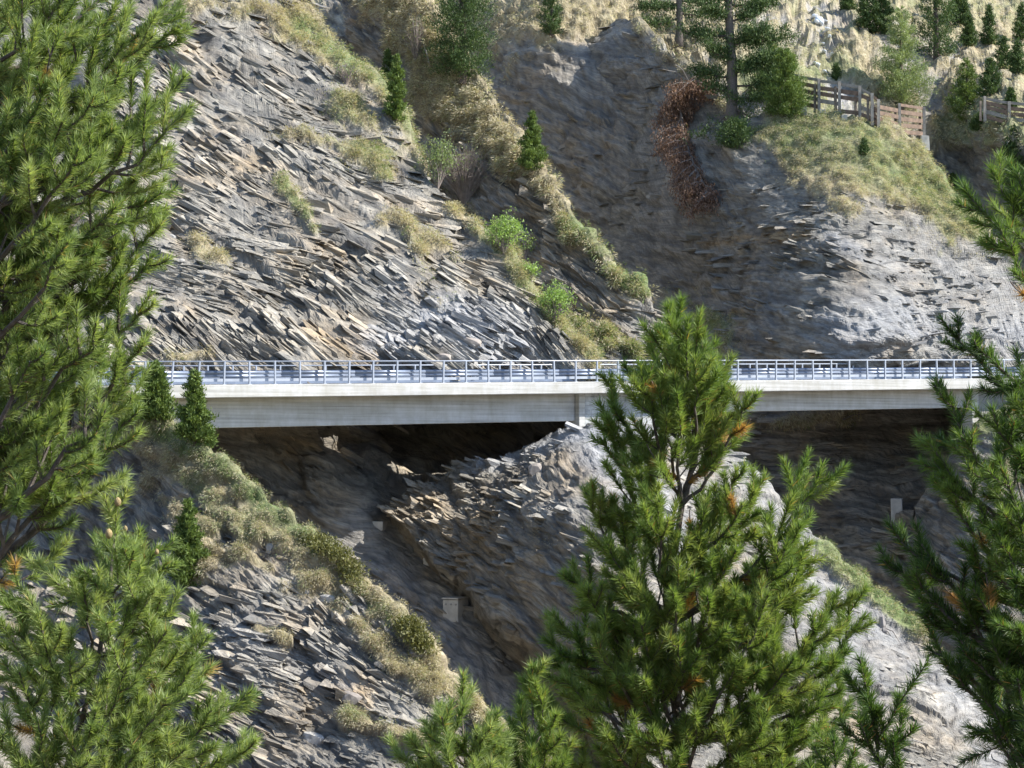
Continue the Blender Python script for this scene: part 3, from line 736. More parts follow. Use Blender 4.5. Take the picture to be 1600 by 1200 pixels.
# ------------------------------------------------------------------ far conifers
def tri_leaves(C, size, r, updir=.25, outw=None, aspect=.32, sag=0.0):
    n = len(C)
    d = r.normal(0, 1, (n, 3)); d[:, 2] += updir * 2
    if outw is not None: d += outw * 1.3
    d[:, 2] -= sag
    d /= np.linalg.norm(d, axis=1, keepdims=True)
    s = np.cross(d, r.normal(0, 1, (n, 3))); s /= np.linalg.norm(s, axis=1, keepdims=True) + 1e-9
    L = size * r.uniform(.6, 1.3, (n, 1))
    return np.stack([C - s * L * aspect * .5, C + s * L * aspect * .5, C + d * L], 1).reshape(-1, 3)

def conifer(u, v, hpx, wpx, label, mat='spruce', seed=0, n=5200, lean=0.0, dense=1.0, bare=.04, group=None, base=None, sheets=None, name='conifer', topv=.9, power=.7, clump=.26, leaf=.16):
    r = np.random.default_rng(seed + 100)
    if base is None: base, _ = surf(u, v, sheets)
    base = np.array(base); mpp = base[1] / FPX
    H = hpx * mpp; W = wpx * mpp * .5
    base = base - np.array([0, 0, .15])
    t = empty(name, base, label, name.replace('_', ' ').replace('larch tree', 'larch'), group)
    th = np.linspace(0, 1, 7)
    mb = MB(); mb.tube([(lean * H * q + .02 * math.sin(q * 9) * H * .3, 0, q * H) for q in th], [max(.02, .026 * H * (1 - q) + .012) for q in th], 7)
    mb.build('trunk', M['bark_far'], t)
    n = int(n * 2.0); nb = int(40 * dense * max(1, H / 6)); C = []; O = []
    brs = MB()
    for i in range(nb):
        q = bare + (1 - bare) * ((i + r.random()) / nb); az = i * 2.4 + r.uniform(-.5, .5)
        prof = (1 - q) ** power * (1 if q > .12 else .75 + q * 2)
        ln = W * prof * r.uniform(.62, 1.15) + .06 * W
        dirv = np.array([math.cos(az), math.sin(az), 0])
        p0 = np.array([lean * H * q, 0, q * H])
        m_ = int(max(6, n / nb * (ln / (W * .55)) ** 1.1 ))
        tt = r.random(m_) ** .6
        rise = .32 * ln if mat != 'dead' else -.7 * ln
        cen = p0 + dirv * (tt * ln)[:, None] + np.array([0, 0, 1.0]) * (tt ** 1.6 * rise)[:, None] - np.array([0, 0, .10 * ln])
        cs = r.integers(0, 5, m_); offc = r.normal(0, 1, (5, 3)) * clump * ln * .45
        cen = cen + offc[cs] * tt[:, None] + r.normal(0, 1, (m_, 3)) * (.05 + .09 * ln) * np.array([1, 1, .75])
        C.append(cen); O.append(np.repeat(dirv[None], m_, 0) * .8 + np.array([0, 0, .5]))
        if i % 2 == 0: brs.tube([p0, p0 + dirv * ln * .5 + [0, 0, .0], p0 + dirv * ln * .9 + [0, 0, rise * .7]], [.02 * H / 6 + .008, .012, .006], 4)
    brs.build('branches', M['bark_far'], t)['kind'] = 'stuff'
    C = np.concatenate(C); O = np.concatenate(O)
    V = tri_leaves(C, leaf, r, .3, O, .42, .0 if mat != 'dead' else 1.2)
    tone = np.repeat(np.clip(r.normal(.5, .22, len(C)), 0, 1), 3)
    F = np.arange(len(V)).reshape(-1, 3)
    tag(link('foliage', mesh_np('foliage', V, F, M[mat], dict(tone=tone)), t), kind='stuff')
    return t
G1 = 'small conifers on the ledges around the bridge'
conifer(240, 652, 92, 62, 'dark young conifer beside the left bridge end, left of its twin', 'spruce_lit', 1, group=G1, sheets=['near_spur'])
conifer(302, 690, 118, 58, 'tall narrow young conifer in front of the left girder, right of its twin', 'spruce_lit', 2, group=G1, sheets=['near_spur'])
conifer(292, 915, 138, 58, 'bright green slender conifer on the near left spur above the rocks', 'spruce_lit', 3, 6500, group=G1, sheets=['near_spur'])
conifer(830, 262, 95, 46, 'pointed little conifer standing alone on the golden rib before the dark gully', 'spruce_lit', 4, group=G1, sheets=['middle_rib'])
conifer(620, 188, 108, 38, 'slim dark conifer on the grassy crest of the big rock face', 'spruce_lit', 5, group=G1, sheets=['left_cliff', 'middle_rib'])
conifer(604, 120, 46, 22, 'tiny conifer just left above the slim dark conifer', 'spruce', 6, 2000, group=G1, sheets=['left_cliff', 'middle_rib'])
conifer(722, 125, 290, 100, 'large dark green pine growing from the golden grass rib at the top edge', 'spruce', 7, 13000, power=.55, clump=.4, sheets=['middle_rib'], name='pine_tree')
conifer(862, 52, 110, 44, 'dark conifer on the grass above the shaded gully wall', 'spruce', 8, 3500, sheets=['far_hillside'])
conifer(1315, 128, 30, 18, 'tiny conifer behind the timber fence at its left end', 'spruce', 9, 1000, sheets=['far_hillside'])
conifer(1350, 238, 30, 12, 'tiny conifer seedling on the grassy dome below the fence', 'spruce', 10, 700, sheets=['right_cliff'])
G2 = 'conifers scattered over the far hillside'
hill = [(1376, 50, 90, 50, 'dark conifer on the far slope at the top edge, left of the pale larch'), (1352, 40, 60, 30, 'small dark conifer just right of the white stream'), (1462, 92, 200, 78, 'large dark conifer on the far slope right of the pale larch'),
        (1498, 35, 90, 34, 'narrow conifer at the top edge right of the large dark one'), (1545, 66, 66, 30, 'small conifer standing alone on the pale meadow at top right'), (1512, 70, 50, 26, 'small conifer at the foot of the pale meadow'),
        (1545, 148, 62, 40, 'young conifer above the right piece of timber fence'), (1570, 118, 62, 36, 'middle conifer of the cluster at the right edge'), (1592, 112, 56, 32, 'rightmost conifer of the cluster at the right edge'),
        (1580, 165, 30, 20, 'tiny conifer directly behind the right fence'), (1525, 205, 26, 30, 'low round conifer on the knoll under the right fence'), (1580, 245, 50, 34, 'dark conifer below the right fence'), (1600, 60, 60, 34, 'conifer cut by the right edge of the picture near the top'),
        (1488, 300, 34, 22, 'small green conifer behind the grassy dome rim'), (1590, 290, 60, 60, 'dark conifer in the shaded hollow behind the near pine'), (1325, 18, 40, 26, 'small conifer above the stream at the top edge')]
for k, (u, v, h, w, lb) in enumerate(hill):
    conifer(u, v, h, w, lb, 'spruce', 20 + k, 5500 if h > 80 else 1900, group=G2, sheets=['far_hillside'], leaf=.19)
conifer(1510, 190, 100, 62, 'soft green young larch in the hollow left of the right fence', 'spruce_lit', 50, 5200, sheets=['far_hillside'], name='larch_tree', clump=.3)
conifer(1410, 165, 160, 92, 'pale grey green larch rising behind the timber fence', 'larch', 51, 11000, sheets=['far_hillside'], name='larch_tree', leaf=.15, clump=.35, power=.55)

# big old pine at the gully rim -----------------------------------------------------
def old_pine(u, v, h, rad, branches, label, seed, sheets, leafmat='spruce', nleaf=420):
    r = np.random.default_rng(seed)
    base, _ = surf(u, v, sheets); mpp = base[1] / FPX
    t = empty('pine_tree', base, label, 'pine tree')
    q = np.linspace(0, 1, 12)
    pts = [(math.sin(x * 7) * .08 * h * .12, 0, x * h - .3) for x in q]
    mb = MB(); mb.tube(pts, [rad * (1.45 if x < .02 else 1) * (1 - .55 * x) for x in q], 10); mb.build('trunk', M['bark'], t, True)
    for (bz, du, dv, dy, dens) in branches:
        p0 = np.array([0, 0, bz]); p1 = np.array([du * mpp, dy, -dv * mpp])
        mid = (p0 + p1) / 2 + np.array([0, 0, -.12 * np.linalg.norm(p1 - p0)])
        K = [p0 * (1 - a) ** 2 + 2 * mid * a * (1 - a) + p1 * a * a for a in np.linspace(0, 1, 7)]
        mb = MB(); mb.tube(K, np.linspace(.09, .02, 7), 6)
        L = np.linalg.norm(p1 - p0); C = []
        for k in range(int(9 * L ** .6 * (1 if dens > .3 else .6))):
            a = r.uniform(.3, 1.0); c = K[int(a * 6)] + r.normal(0, 1, 3) * np.array([.5, .6, .28]) * (L * .14 + .12)
            mb.tube([K[int(a * 6)], c], [.018, .008], 3)
            m_ = int(nleaf * dens * .35)
            if m_ > 0: C.append(c + r.normal(0, 1, (m_, 3)) * np.array([.30, .30, .26]) * r.uniform(.7, 1.2) + [0, 0, .08])
        b = mb.build('branch', M['bark_far'], t)
        if dens > 0 and C:
            C = np.concatenate(C); V = tri_leaves(C, .19, r, .7, None, .4)
            tag(link('foliage', mesh_np('foliage', V, np.arange(len(V)).reshape(-1, 3), M[leafmat], dict(tone=np.repeat(np.clip(r.normal(.5, .24, len(C)), 0, 1), 3))), b), kind='stuff')
    return t
old_pine(1142, 186, 13.5, .42, [(1.2, 70, 10, -1, .3), (2.2, -40, -60, .5, .5), (2.6, 85, -70, -.5, 1), (3.2, -60, -90, 1, .8), (3.4, 70, -110, -1, 1.1), (4.3, 100, -100, 0, 1.1), (4.5, -45, -120, -1, .9), (5.4, 55, -150, -1, 1.1), (6.0, 110, -140, .6, .9),
                                 (6.2, -75, -150, 1, .8), (7.2, 60, -190, 0, 1), (7.4, -60, -190, -1, 1), (8.4, 80, -200, 1, 1), (8.6, -50, -220, 0, 1), (1.8, 60, -40, -1.2, .8), (.9, -60, 30, -1, .25), (9.8, 60, -240, 0, 1), (10.5, -60, -260, 0, 1), (11.5, 40, -290, 0, 1), (12.4, -20, -310, 0, 1)],
         'large old pine with thick dark trunk and open crown on the rim of the gully', 61, ['right_cliff', 'far_hillside'])
old_pine(1062, 70, 11, .30, [(1.2, 70, -20, 0, .3), (2.2, -60, -30, -1, .8), (2.6, 60, -55, .5, .5), (3.4, -70, -60, 0, .9), (3.6, 50, -80, 1, .6), (4.6, -50, -100, 0, 1), (5.2, 60, -100, 0, 1), (6.4, -50, -130, 0, 1), (7.4, 40, -150, 0, 1), (9, 0, -180, 0, 1)],
         'second old pine with bare lower trunk above the gully, cut by the top edge', 62, ['right_cliff', 'far_hillside'])
conifer(1228, 178, 108, 66, 'bushy green pine between the old pine and the timber fence', 'spruce_lit', 63, 7000, power=.5, clump=.45, sheets=['right_cliff'], name='pine_tree')
conifer(1205, 150, 90, 50, 'small green pine close right of the old pine trunk', 'spruce_lit', 64, 4000, power=.5, clump=.45, sheets=['right_cliff', 'far_hillside'], name='pine_tree')
conifer(1150, 228, 46, 70, 'low dark pine bush hanging below the roots of the old pine', 'spruce', 65, 2500, power=.4, clump=.5, sheets=['right_cliff'], name='pine_tree')

# toppled dead tree hanging down the wall
def dead_tree():
    r = np.random.default_rng(5)
    b0, _ = surf(1105, 118, ['right_cliff', 'far_hillside']); mpp = b0[1] / FPX
    t = empty('dead_tree', b0, 'toppled dead tree with rusty brown needles hanging down the gully wall below the old pine', 'dead tree')
    path = [(1105, 112), (1078, 130), (1062, 160), (1068, 210), (1085, 260), (1110, 305)]
    K = []
    for (u, v) in path:
        s, n = surf(u, v, ['right_cliff', 'far_hillside'], 8); s = at(u, v, min(s[1], b0[1] + 1) - 1.0); K.append(s - b0)
    mb = MB(); mb.tube(K, [.2, .17, .12, .09, .06, .03], 7); mb.build('trunk', M['bark'], t, True)
    for i in range(72):
        a = r.uniform(.1, 1) * 4.99; k = int(a); f = a - k; p = K[k] * (1 - f) + K[k + 1] * f
        e = p + np.array([r.uniform(-2.4, 1.5), r.uniform(-1.4, .2), r.uniform(-2.6, -.3)]) * (1.1 - a / 12)
        mb = MB(); mb.tube([p, (p + e) / 2 + [0, 0, .15], e], [.035, .022, .01], 4); b = mb.build('branch', M['deadwood'], t)
        tt = r.random(300)[:, None] ** .6; C = p + (e - p) * tt + r.normal(0, 1, (300, 3)) * [.22, .22, .26] - [0, 0, .12]
        V = tri_leaves(C, .2, r, -1.0, None, .36)
        tag(link('foliage', mesh_np('foliage', V, np.arange(len(V)).reshape(-1, 3), M['dead'], dict(tone=np.repeat(np.clip(r.normal(.45, .28, len(C)), 0, 1), 3))), b), kind='stuff')
    for (u, v) in ((1035, 108), (1055, 100)):
        e = at(u, v, b0[1] - 1) - b0; mb = MB(); mb.tube([K[1], (K[1] + e) / 2 + [0, 0, .3], e], [.05, .04, .02], 5); mb.build('branch', M['deadwood'], t)
dead_tree()

# ------------------------------------------------------------------ shrubs
def shrub(u, v, wpx, hpx, label, mat, seed, nleaf=2600, ntw=40, sheets=None, leaf=.10, name='shrub', spread=1.0):
    r = np.random.default_rng(seed)
    base, _ = surf(u, v, sheets); mpp = base[1] / FPX; W = wpx * mpp / 2; H = hpx * mpp
    t = empty(name, base, label, 'bush')
    mb = MB(); C = []
    for i in range(ntw):
        az = r.uniform(0, 2 * PI); rr = r.random() ** .5
        e = np.array([math.cos(az) * W * rr, math.sin(az) * W * rr * .8, H * (1 - .35 * rr * rr) * r.uniform(.7, 1.05)])
        m1 = e * [.35, .35, .5] + r.normal(0, .05, 3)
        pts = [np.array([0, 0, -.1]), m1, e * [.75, .75, .85] + r.normal(0, .06, 3), e]
        mb.tube(pts, [.032, .02, .012, .006], 4)
        for k in range(4):
            a = pts[1 + k % 2] * (1 - .3 * k / 4) + pts[3] * (.3 * k / 4); e2 = a + r.normal(0, 1, 3) * [W * .25, W * .25, H * .12] + [0, 0, H * .12]
            mb.tube([a, e2], [.012, .005], 3); pts.append(e2)
        P = np.array(pts[2:]); m_ = max(1, nleaf // ntw)
        C.append(P[r.integers(0, len(P), m_)] + r.normal(0, 1, (m_, 3)) * [.16 * spread, .16 * spread, .13 * spread])
    tag(mb.build('branches', M['twig'], t), kind='stuff')
    if nleaf > ntw:
        C = np.concatenate(C); V = tri_leaves(C, leaf, r, .4, None, .75)
        tag(link('foliage', mesh_np('foliage', V, np.arange(len(V)).reshape(-1, 3), M[mat], dict(tone=np.repeat(np.clip(r.normal(.5, .25, len(C)), 0, 1), 3))), t), kind='stuff')
shrub(686, 292, 56, 74, 'fresh green leafy bush on the crest beside the bare grey one', 'bushg', 1, 2600, sheets=['left_cliff', 'middle_rib'])
shrub(722, 320, 96, 94, 'twiggy grey bush almost without leaves on the crest of the big rock face', 'bushg', 2, 520, 170, sheets=['left_cliff', 'middle_rib'])
shrub(786, 396, 60, 56, 'bright yellow green bush halfway down the crest of the big rock face', 'bush', 3, 3000, sheets=['left_cliff'])
shrub(868, 474, 58, 52, 'round light green bush low on the crest above the bridge railing', 'bush', 4, 3000, sheets=['left_cliff'])
shrub(832, 440, 30, 30, 'small sprig of green leaves between the two bright bushes', 'bush', 5, 600, 14, sheets=['left_cliff'])
shrub(545, 130, 40, 34, 'thin grey green twiggy bush in the straw grass at the upper crest', 'bushg', 6, 300, 30, sheets=['left_cliff'])
shrub(650, 95, 40, 80, 'leafless tangled bush on the upper part of the golden rib', 'bushg', 7, 150, 40, sheets=['middle_rib'])
shrub(820, 400, 30, 36, 'sparse bush with few leaves behind the bright yellow green bush', 'bush', 8, 250, 14, sheets=['middle_rib'])
def juniper(pts, w, label, seed, n=5200):
    r = np.random.default_rng(seed); C = []
    b0, _ = surf(*pts[0], ['near_spur'], 8)
    for k in range(260):
        a = r.uniform(0, len(pts) - 1.001); i = int(a); f = a - i
        u = pts[i][0] * (1 - f) + pts[i + 1][0] * f + r.normal(0, w * .35) - 3; v = pts[i][1] * (1 - f) + pts[i + 1][1] * f + r.normal(0, w * .35) + 6
        s, nn = surf(u, v, ['near_spur'], 5); m_ = n // 260
        if s[1] > 105: continue
        C.append(s + r.normal(0, 1, (m_, 3)) * [.22, .22, .1] + [0, -.05, .16])
    C = np.concatenate(C) - b0; V = tri_leaves(C, .13, r, .5, None, .45)
    o = link('juniper', mesh_np('juniper', V, np.arange(len(V)).reshape(-1, 3), M['juniper'], dict(tone=np.repeat(np.clip(r.normal(.5, .25, len(C)), 0, 1), 3))))
    o.location = b0; tag(o, label, 'juniper')
juniper([(492, 838), (520, 852), (545, 875), (556, 900)], 18, 'dark olive creeping juniper mat over the crest of the near left spur', 1)
juniper([(634, 968), (652, 985), (668, 1010)], 13, 'smaller brownish juniper mat lower down the crest of the near left spur', 2)

# ------------------------------------------------------------------ timber fence
def fence(label, posts, sheets, feet=()):
    mid = posts[len(posts) // 2]; o0 = at(mid[0], mid[2], mid[3])
    t = empty('timber_fence', o0, label, 'fence', 'timber fences on the slope')
    P = []
    for (u, vt, vb, Y) in posts:
        top = at(u, vt, Y) - o0; bot = at(u, vb, Y) - o0; bot[0] = (bot[0] + top[0]) / 2; top[0] = bot[0]
        P.append((top, bot))
        mb = MB(); mb.box(bot[0] - .10, bot[0] + .10, bot[1] - .26, bot[1] - .10, bot[2] - .3, top[2] + .05, .015); mb.build('post', M['wood_grey'], t)
        mb = MB(); mb.box(bot[0] - .32, bot[0] - .14, bot[1] + .12, bot[1] + .30, bot[2] - .2, top[2] - .25, .02); mb.build('brace_post', M['wood_old'], t)
    for i in range(len(P) - 1):
        for k, fz in enumerate((.97, .76, .55, .33, .10)):
            if (i + k) % 7 == 6: continue
            a = P[i][1] + (P[i][0] - P[i][1]) * fz; b = P[i + 1][1] + (P[i + 1][0] - P[i + 1][1]) * fz
            h = .14 if k else .10
            mb = MB(); j = [random.uniform(-.05, .05) for _ in range(2)]
            y0 = .0 if k % 2 else -.02
            mb.hexa([(a[0] - .1, a[1] + y0 - .05, a[2] - h + j[0]), (b[0] + .1, b[1] + y0 - .05, b[2] - h + j[1]), (b[0] + .1, b[1] + y0 + .05, b[2] - h + j[1]), (a[0] - .1, a[1] + y0 + .05, a[2] - h + j[0]),
                     (a[0] - .1, a[1] + y0 - .05, a[2] + h + j[0]), (b[0] + .1, b[1] + y0 - .05, b[2] + h + j[1]), (b[0] + .1, b[1] + y0 + .05, b[2] + h + j[1]), (a[0] - .1, a[1] + y0 + .05, a[2] + h + j[0])])
            mb.build('plank', M['wood_grey'] if k in (0, 3) and i < 5 else M['wood_rail'], t)
    for (u, vt, vb, Y, w) in feet:
        a = at(u, vt, Y) - o0; b = at(u, vb, Y) - o0
        mb = MB(); mb.box(a[0] - w, a[0] + w, a[1] - .45, a[1] + .2, b[2], a[2], .04); mb.build('footing', M['block'], t)
fence('long weathered timber fence on concrete footings along the top of the grassy dome',
      [(1215, 108, 158, 163.4), (1248, 118, 166, 162.4), (1279, 125, 172, 161.4), (1311, 129, 179, 160.4), (1343, 136, 181, 159.8), (1362, 147, 190, 159.2), (1372, 157, 199, 159.2), (1405, 163, 211, 161), (1443, 169, 214, 163)], None,
      [(1254, 164, 186, 162.2, .26), (1284, 172, 186, 161.2, .26), (1407, 210, 226, 161, .24), (1444, 213, 236, 163, .30), (1318, 180, 192, 160, .2)])
fence('short piece of timber fence on the knoll at the right edge', [(1538, 152, 184, 170), (1576, 160, 198, 169.5), (1612, 163, 203, 169), (1650, 166, 206, 169)], None)

# ------------------------------------------------------------------ concrete anchor blocks and stones
def block(u, v, w, h, d, label, mat='block', rot=0.2, sheets=None, cap=False, tilt=0.0, name='concrete_block', cat='concrete block', holes=False):
    s, n = surf(u, v, sheets, 6); mpp = s[1] / FPX; W = w * mpp / 2; H = h * mpp / 2
    t = empty(name, s, label, cat); t.rotation_euler = (0, tilt, rot)
    bm_ = MB(); bm_.box(-W, W, -d, .7, -H, H, .03)
    b = bm_.build('body', M[mat], t); m = b.modifiers.new('bevel', 'BEVEL'); m.width = .04; m.segments = 2
    if holes:
        for k in range(3):
            q = MB(); x = -W + (k + .6) * W * .66; q.tube([(x, -d - .012, H * .55), (x, -d + .02, H * .55)], .05, 8); q.build('anchor_hole', M['mortar'], t)
        q = MB(); q.box(-W - .03, W + .03, -d - .04, .6, H + .005, H + .08, .01); q.build('cap', M[mat], t)
block(712, 950, 27, 36, .55, 'board marked concrete anchor block with small holes in the shaded gully under the bridge', rot=-.45, sheets=['left_cliff'], holes=True)
block(594, 818, 17, 14, .35, 'small pale concrete block highest in the shaded gully', rot=-.2, sheets=['left_cliff'])
block(677, 874, 24, 16, .35, 'middle concrete block beside the dark crack of the gully', rot=-.5, sheets=['left_cliff'])
block(1398, 796, 17, 40, .5, 'upright narrow concrete block on the shaded wall under the right span', rot=-.2, sheets=['right_cliff'])
def boulder(u, v, w, h, label, mat='block_pale', seed=0, rot=0.0, sheets=None):
    r = np.random.default_rng(seed + 40); s, n = surf(u, v, sheets, 6); mpp = s[1] / FPX; W = w * mpp / 2; H = h * mpp / 2
    import bmesh
    bm = bmesh.new(); bmesh.ops.create_icosphere(bm, subdivisions=2, radius=1.0)
    for vv in bm.verts:
        k = 1 + r.uniform(-.18, .18); c = vv.co * k
        for ax in range(3): c[ax] = max(-.78, min(.78, c[ax]))
        c = Vector((c.x * W * 1.2, c.y * max(W, H) * .8, c.z * H * 1.2)); vv.co = Vector((c.x * math.cos(rot) - c.z * math.sin(rot), c.y, c.x * math.sin(rot) + c.z * math.cos(rot)))
    me = bpy.data.meshes.new('boulder'); bm.to_mesh(me); bm.free(); me.materials.append(M[mat])
    o = link('boulder', me); o.location = s + np.array([0, .12, -.04]); tag(o, label, 'rock')
NS = ['near_spur']
for k, (u, v, w, h, lb, mt, sh, ro) in enumerate([
    (422, 852, 15, 20, 'pale upright boulder among straw grass on the near left spur', 'block_pale', NS, .2), (480, 924, 14, 9, 'left one of two white stones below the grassy crest of the near spur', 'block_pale', NS, -.3),
    (512, 930, 26, 15, 'right and larger one of two white stones below the grassy crest', 'block_pale', NS, -.1), (655, 1017, 34, 13, 'flat brown slab jutting from the grassy crest of the near spur', 'slab', NS, -.25),
    (545, 1090, 34, 22, 'light ochre block of rock low on the near left spur', 'slab', NS, -.3), (492, 1150, 36, 20, 'pale angular rock near the bottom of the near left spur', 'block_pale', NS, -.3),
    (1402, 1163, 16, 10, 'small white stone low on the middle spur beside the dark pine shoot', 'block_pale', ['middle_spur'], .1), (733, 532, 34, 17, 'light tan boulder in the scree above the railing', 'slab', ['left_cliff'], -.15),
    (695, 556, 30, 14, 'tan boulder sitting just above the bridge railing', 'slab', ['left_cliff'], -.05), (650, 500, 30, 14, 'white slab in the bright scree left of the tan boulders', 'block_pale', ['left_cliff'], -.4),
    (537, 100, 9, 9, 'small white stone in the straw grass of the upper crest', 'block_pale', ['left_cliff'], 0), (268, 368, 20, 15, 'pale stone beside the needles of the left pine', 'block_pale', ['left_cliff'], -.2),
    (283, 405, 15, 10, 'small pale stone left of the grass clump on the big rock face', 'block_pale', ['left_cliff'], .1), (836, 733, 24, 30, 'lit block of rock sticking out below the gravel mound', 'slab', ['middle_spur'], .1)]):
    boulder(u, v, w, h, lb, mt, k, ro, sh)
# white stream running down between the grass hummocks
r = np.random.default_rng(12); mb = MB()
for (u, v, w, hh) in [(1272, 20, 8, 4), (1281, 28, 11, 9), (1286, 38, 7, 8), (1277, 40, 4, 5), (1296, 36, 5, 3), (1291, 46, 6, 4), (1288, 74, 4, 3), (1293, 80, 5, 3), (1300, 86, 3, 2), (1274, 99, 4, 2), (1281, 102, 9, 4), (1287, 108, 5, 3), (1302, 60, 3, 2), (1268, 12, 3, 2)]:
    s, n = surf(u, v, ['far_hillside'], 8); mpp = s[1] / FPX * .75; s = s + n * .12
    ring = []
    for k in range(9):
        a = 2 * PI * k / 9; q = r.uniform(.6, 1.1)
        ring.append(s + np.array([math.cos(a) * w * mpp * q, -.1 - .25 * r.random(), -math.sin(a) * hh * mpp * q]) + [math.sin(a) * .1, 0, 0])
    c0 = s + np.array([0, -.4, .05]); bk = [p + [0, .9, -.2] for p in ring]
    mb.poly(ring + bk + [c0], [(k, (k + 1) % 9, 18) for k in range(9)] + [(k, 9 + k, 9 + (k + 1) % 9, (k + 1) % 9) for k in range(9)])
so = mb.build('stream', M['water'], None, True); tag(so, kind='structure')
# stump and stick
s, n = surf(1378, 972, ['middle_spur'], 6); t = empty('tree_stump', s, 'bleached dead stump with hanging roots below the green crest strip', 'stump')
mb = MB(); mb.tube([(0, .1, -.5), (.03, -.1, 0), (0, -.15, .45)], [.22, .2, .12], 7); mb.build('trunk', M['deadwood'], t)
for k in range(9):
    a = random.uniform(-1.2, 1.2); mb = MB(); mb.tube([(0, -.15, -.1), (a * .5, -.35, -.3), (a * .9, -.3, -.8 + random.uniform(-.2, .3))], [.06, .04, .015], 5); mb.build('root', M['deadwood'], t)
for (u0_, v0_, u1_, v1_, lb, sh) in ((1412, 1163, 1440, 1158, 'thin dead stick beside the small white stone', 'middle_spur'), (655, 68, 670, 105, 'bare fallen stick on the golden rib', 'middle_rib'), (1315, 662, 1350, 655, 'pale bent branch lying under the right span', 'right_cliff')):
    a, _ = surf(u0_, v0_, [sh], 6); b, _ = surf(u1_, v1_, [sh], 6)
    mb = MB(); mb.tube([(0, -.3, .1), tuple((b - a) / 2 + [0, -.4, .25]), tuple(b - a + [0, -.3, .1])], [.05, .045, .02], 5); o = mb.build('dead_stick', M['deadwood']); o.location = a; tag(o, lb, 'stick')

# ------------------------------------------------------------------ near pines
def needles(segs, r, per_m=900, L=.08, w=.0028, yellow=.02):
    """segs: list of (p0, p1, density, tonebias). one slim triangle per needle"""
    A = np.array([s[0] for s in segs]); B = np.array([s[1] for s in segs]); de = np.array([s[2] for s in segs]); tb = np.array([s[3] for s in segs])
    ln = np.linalg.norm(B - A, axis=1); cnt = np.maximum(6, (ln * per_m * de)).astype(int)
    idx = np.repeat(np.arange(len(A)), cnt); n = len(idx)
    t = r.random(n); P = A[idx] + (B - A)[idx] * t[:, None]
    ax = (B - A)[idx] / ln[idx][:, None]
    rd = r.normal(0, 1, (n, 3)); rd -= ax * (rd * ax).sum(1, keepdims=True); rd /= np.linalg.norm(rd, axis=1, keepdims=True)
    ang = r.uniform(.35, 1.15, n) * np.where(t > .85, .7, 1.0)
    d = ax * np.cos(ang)[:, None] + rd * np.sin(ang)[:, None]; d[:, 2] += .12; d /= np.linalg.norm(d, axis=1, keepdims=True)
    LL = L * r.uniform(.7, 1.12, n)[:, None]
    s = np.cross(d, r.normal(0, 1, (n, 3))); s /= np.linalg.norm(s, axis=1, keepdims=True) + 1e-9
    bend = np.array([0, 0, -1.0]) * LL * .05 + rd * LL * .03
    k = P + d * LL * .55; tip = P + d * LL + bend
    V = np.stack([P + d * LL * .1 + s * w, P + d * LL * .1 - s * w, tip], 1).reshape(-1, 3)
    base = tb[idx] + r.normal(0, .11, n)
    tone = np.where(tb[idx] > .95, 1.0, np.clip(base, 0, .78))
    old = (r.random(n) < yellow * .6 * (1 - t) * 2); tone = np.where(old, 1.0, tone)
    return V, np.repeat(tone, 3)

def bez(p0, p1, p2, n):
    t = np.linspace(0, 1, n)[:, None]
    return p0 * (1 - t) ** 2 + 2 * p1 * t * (1 - t) + p2 * t * t

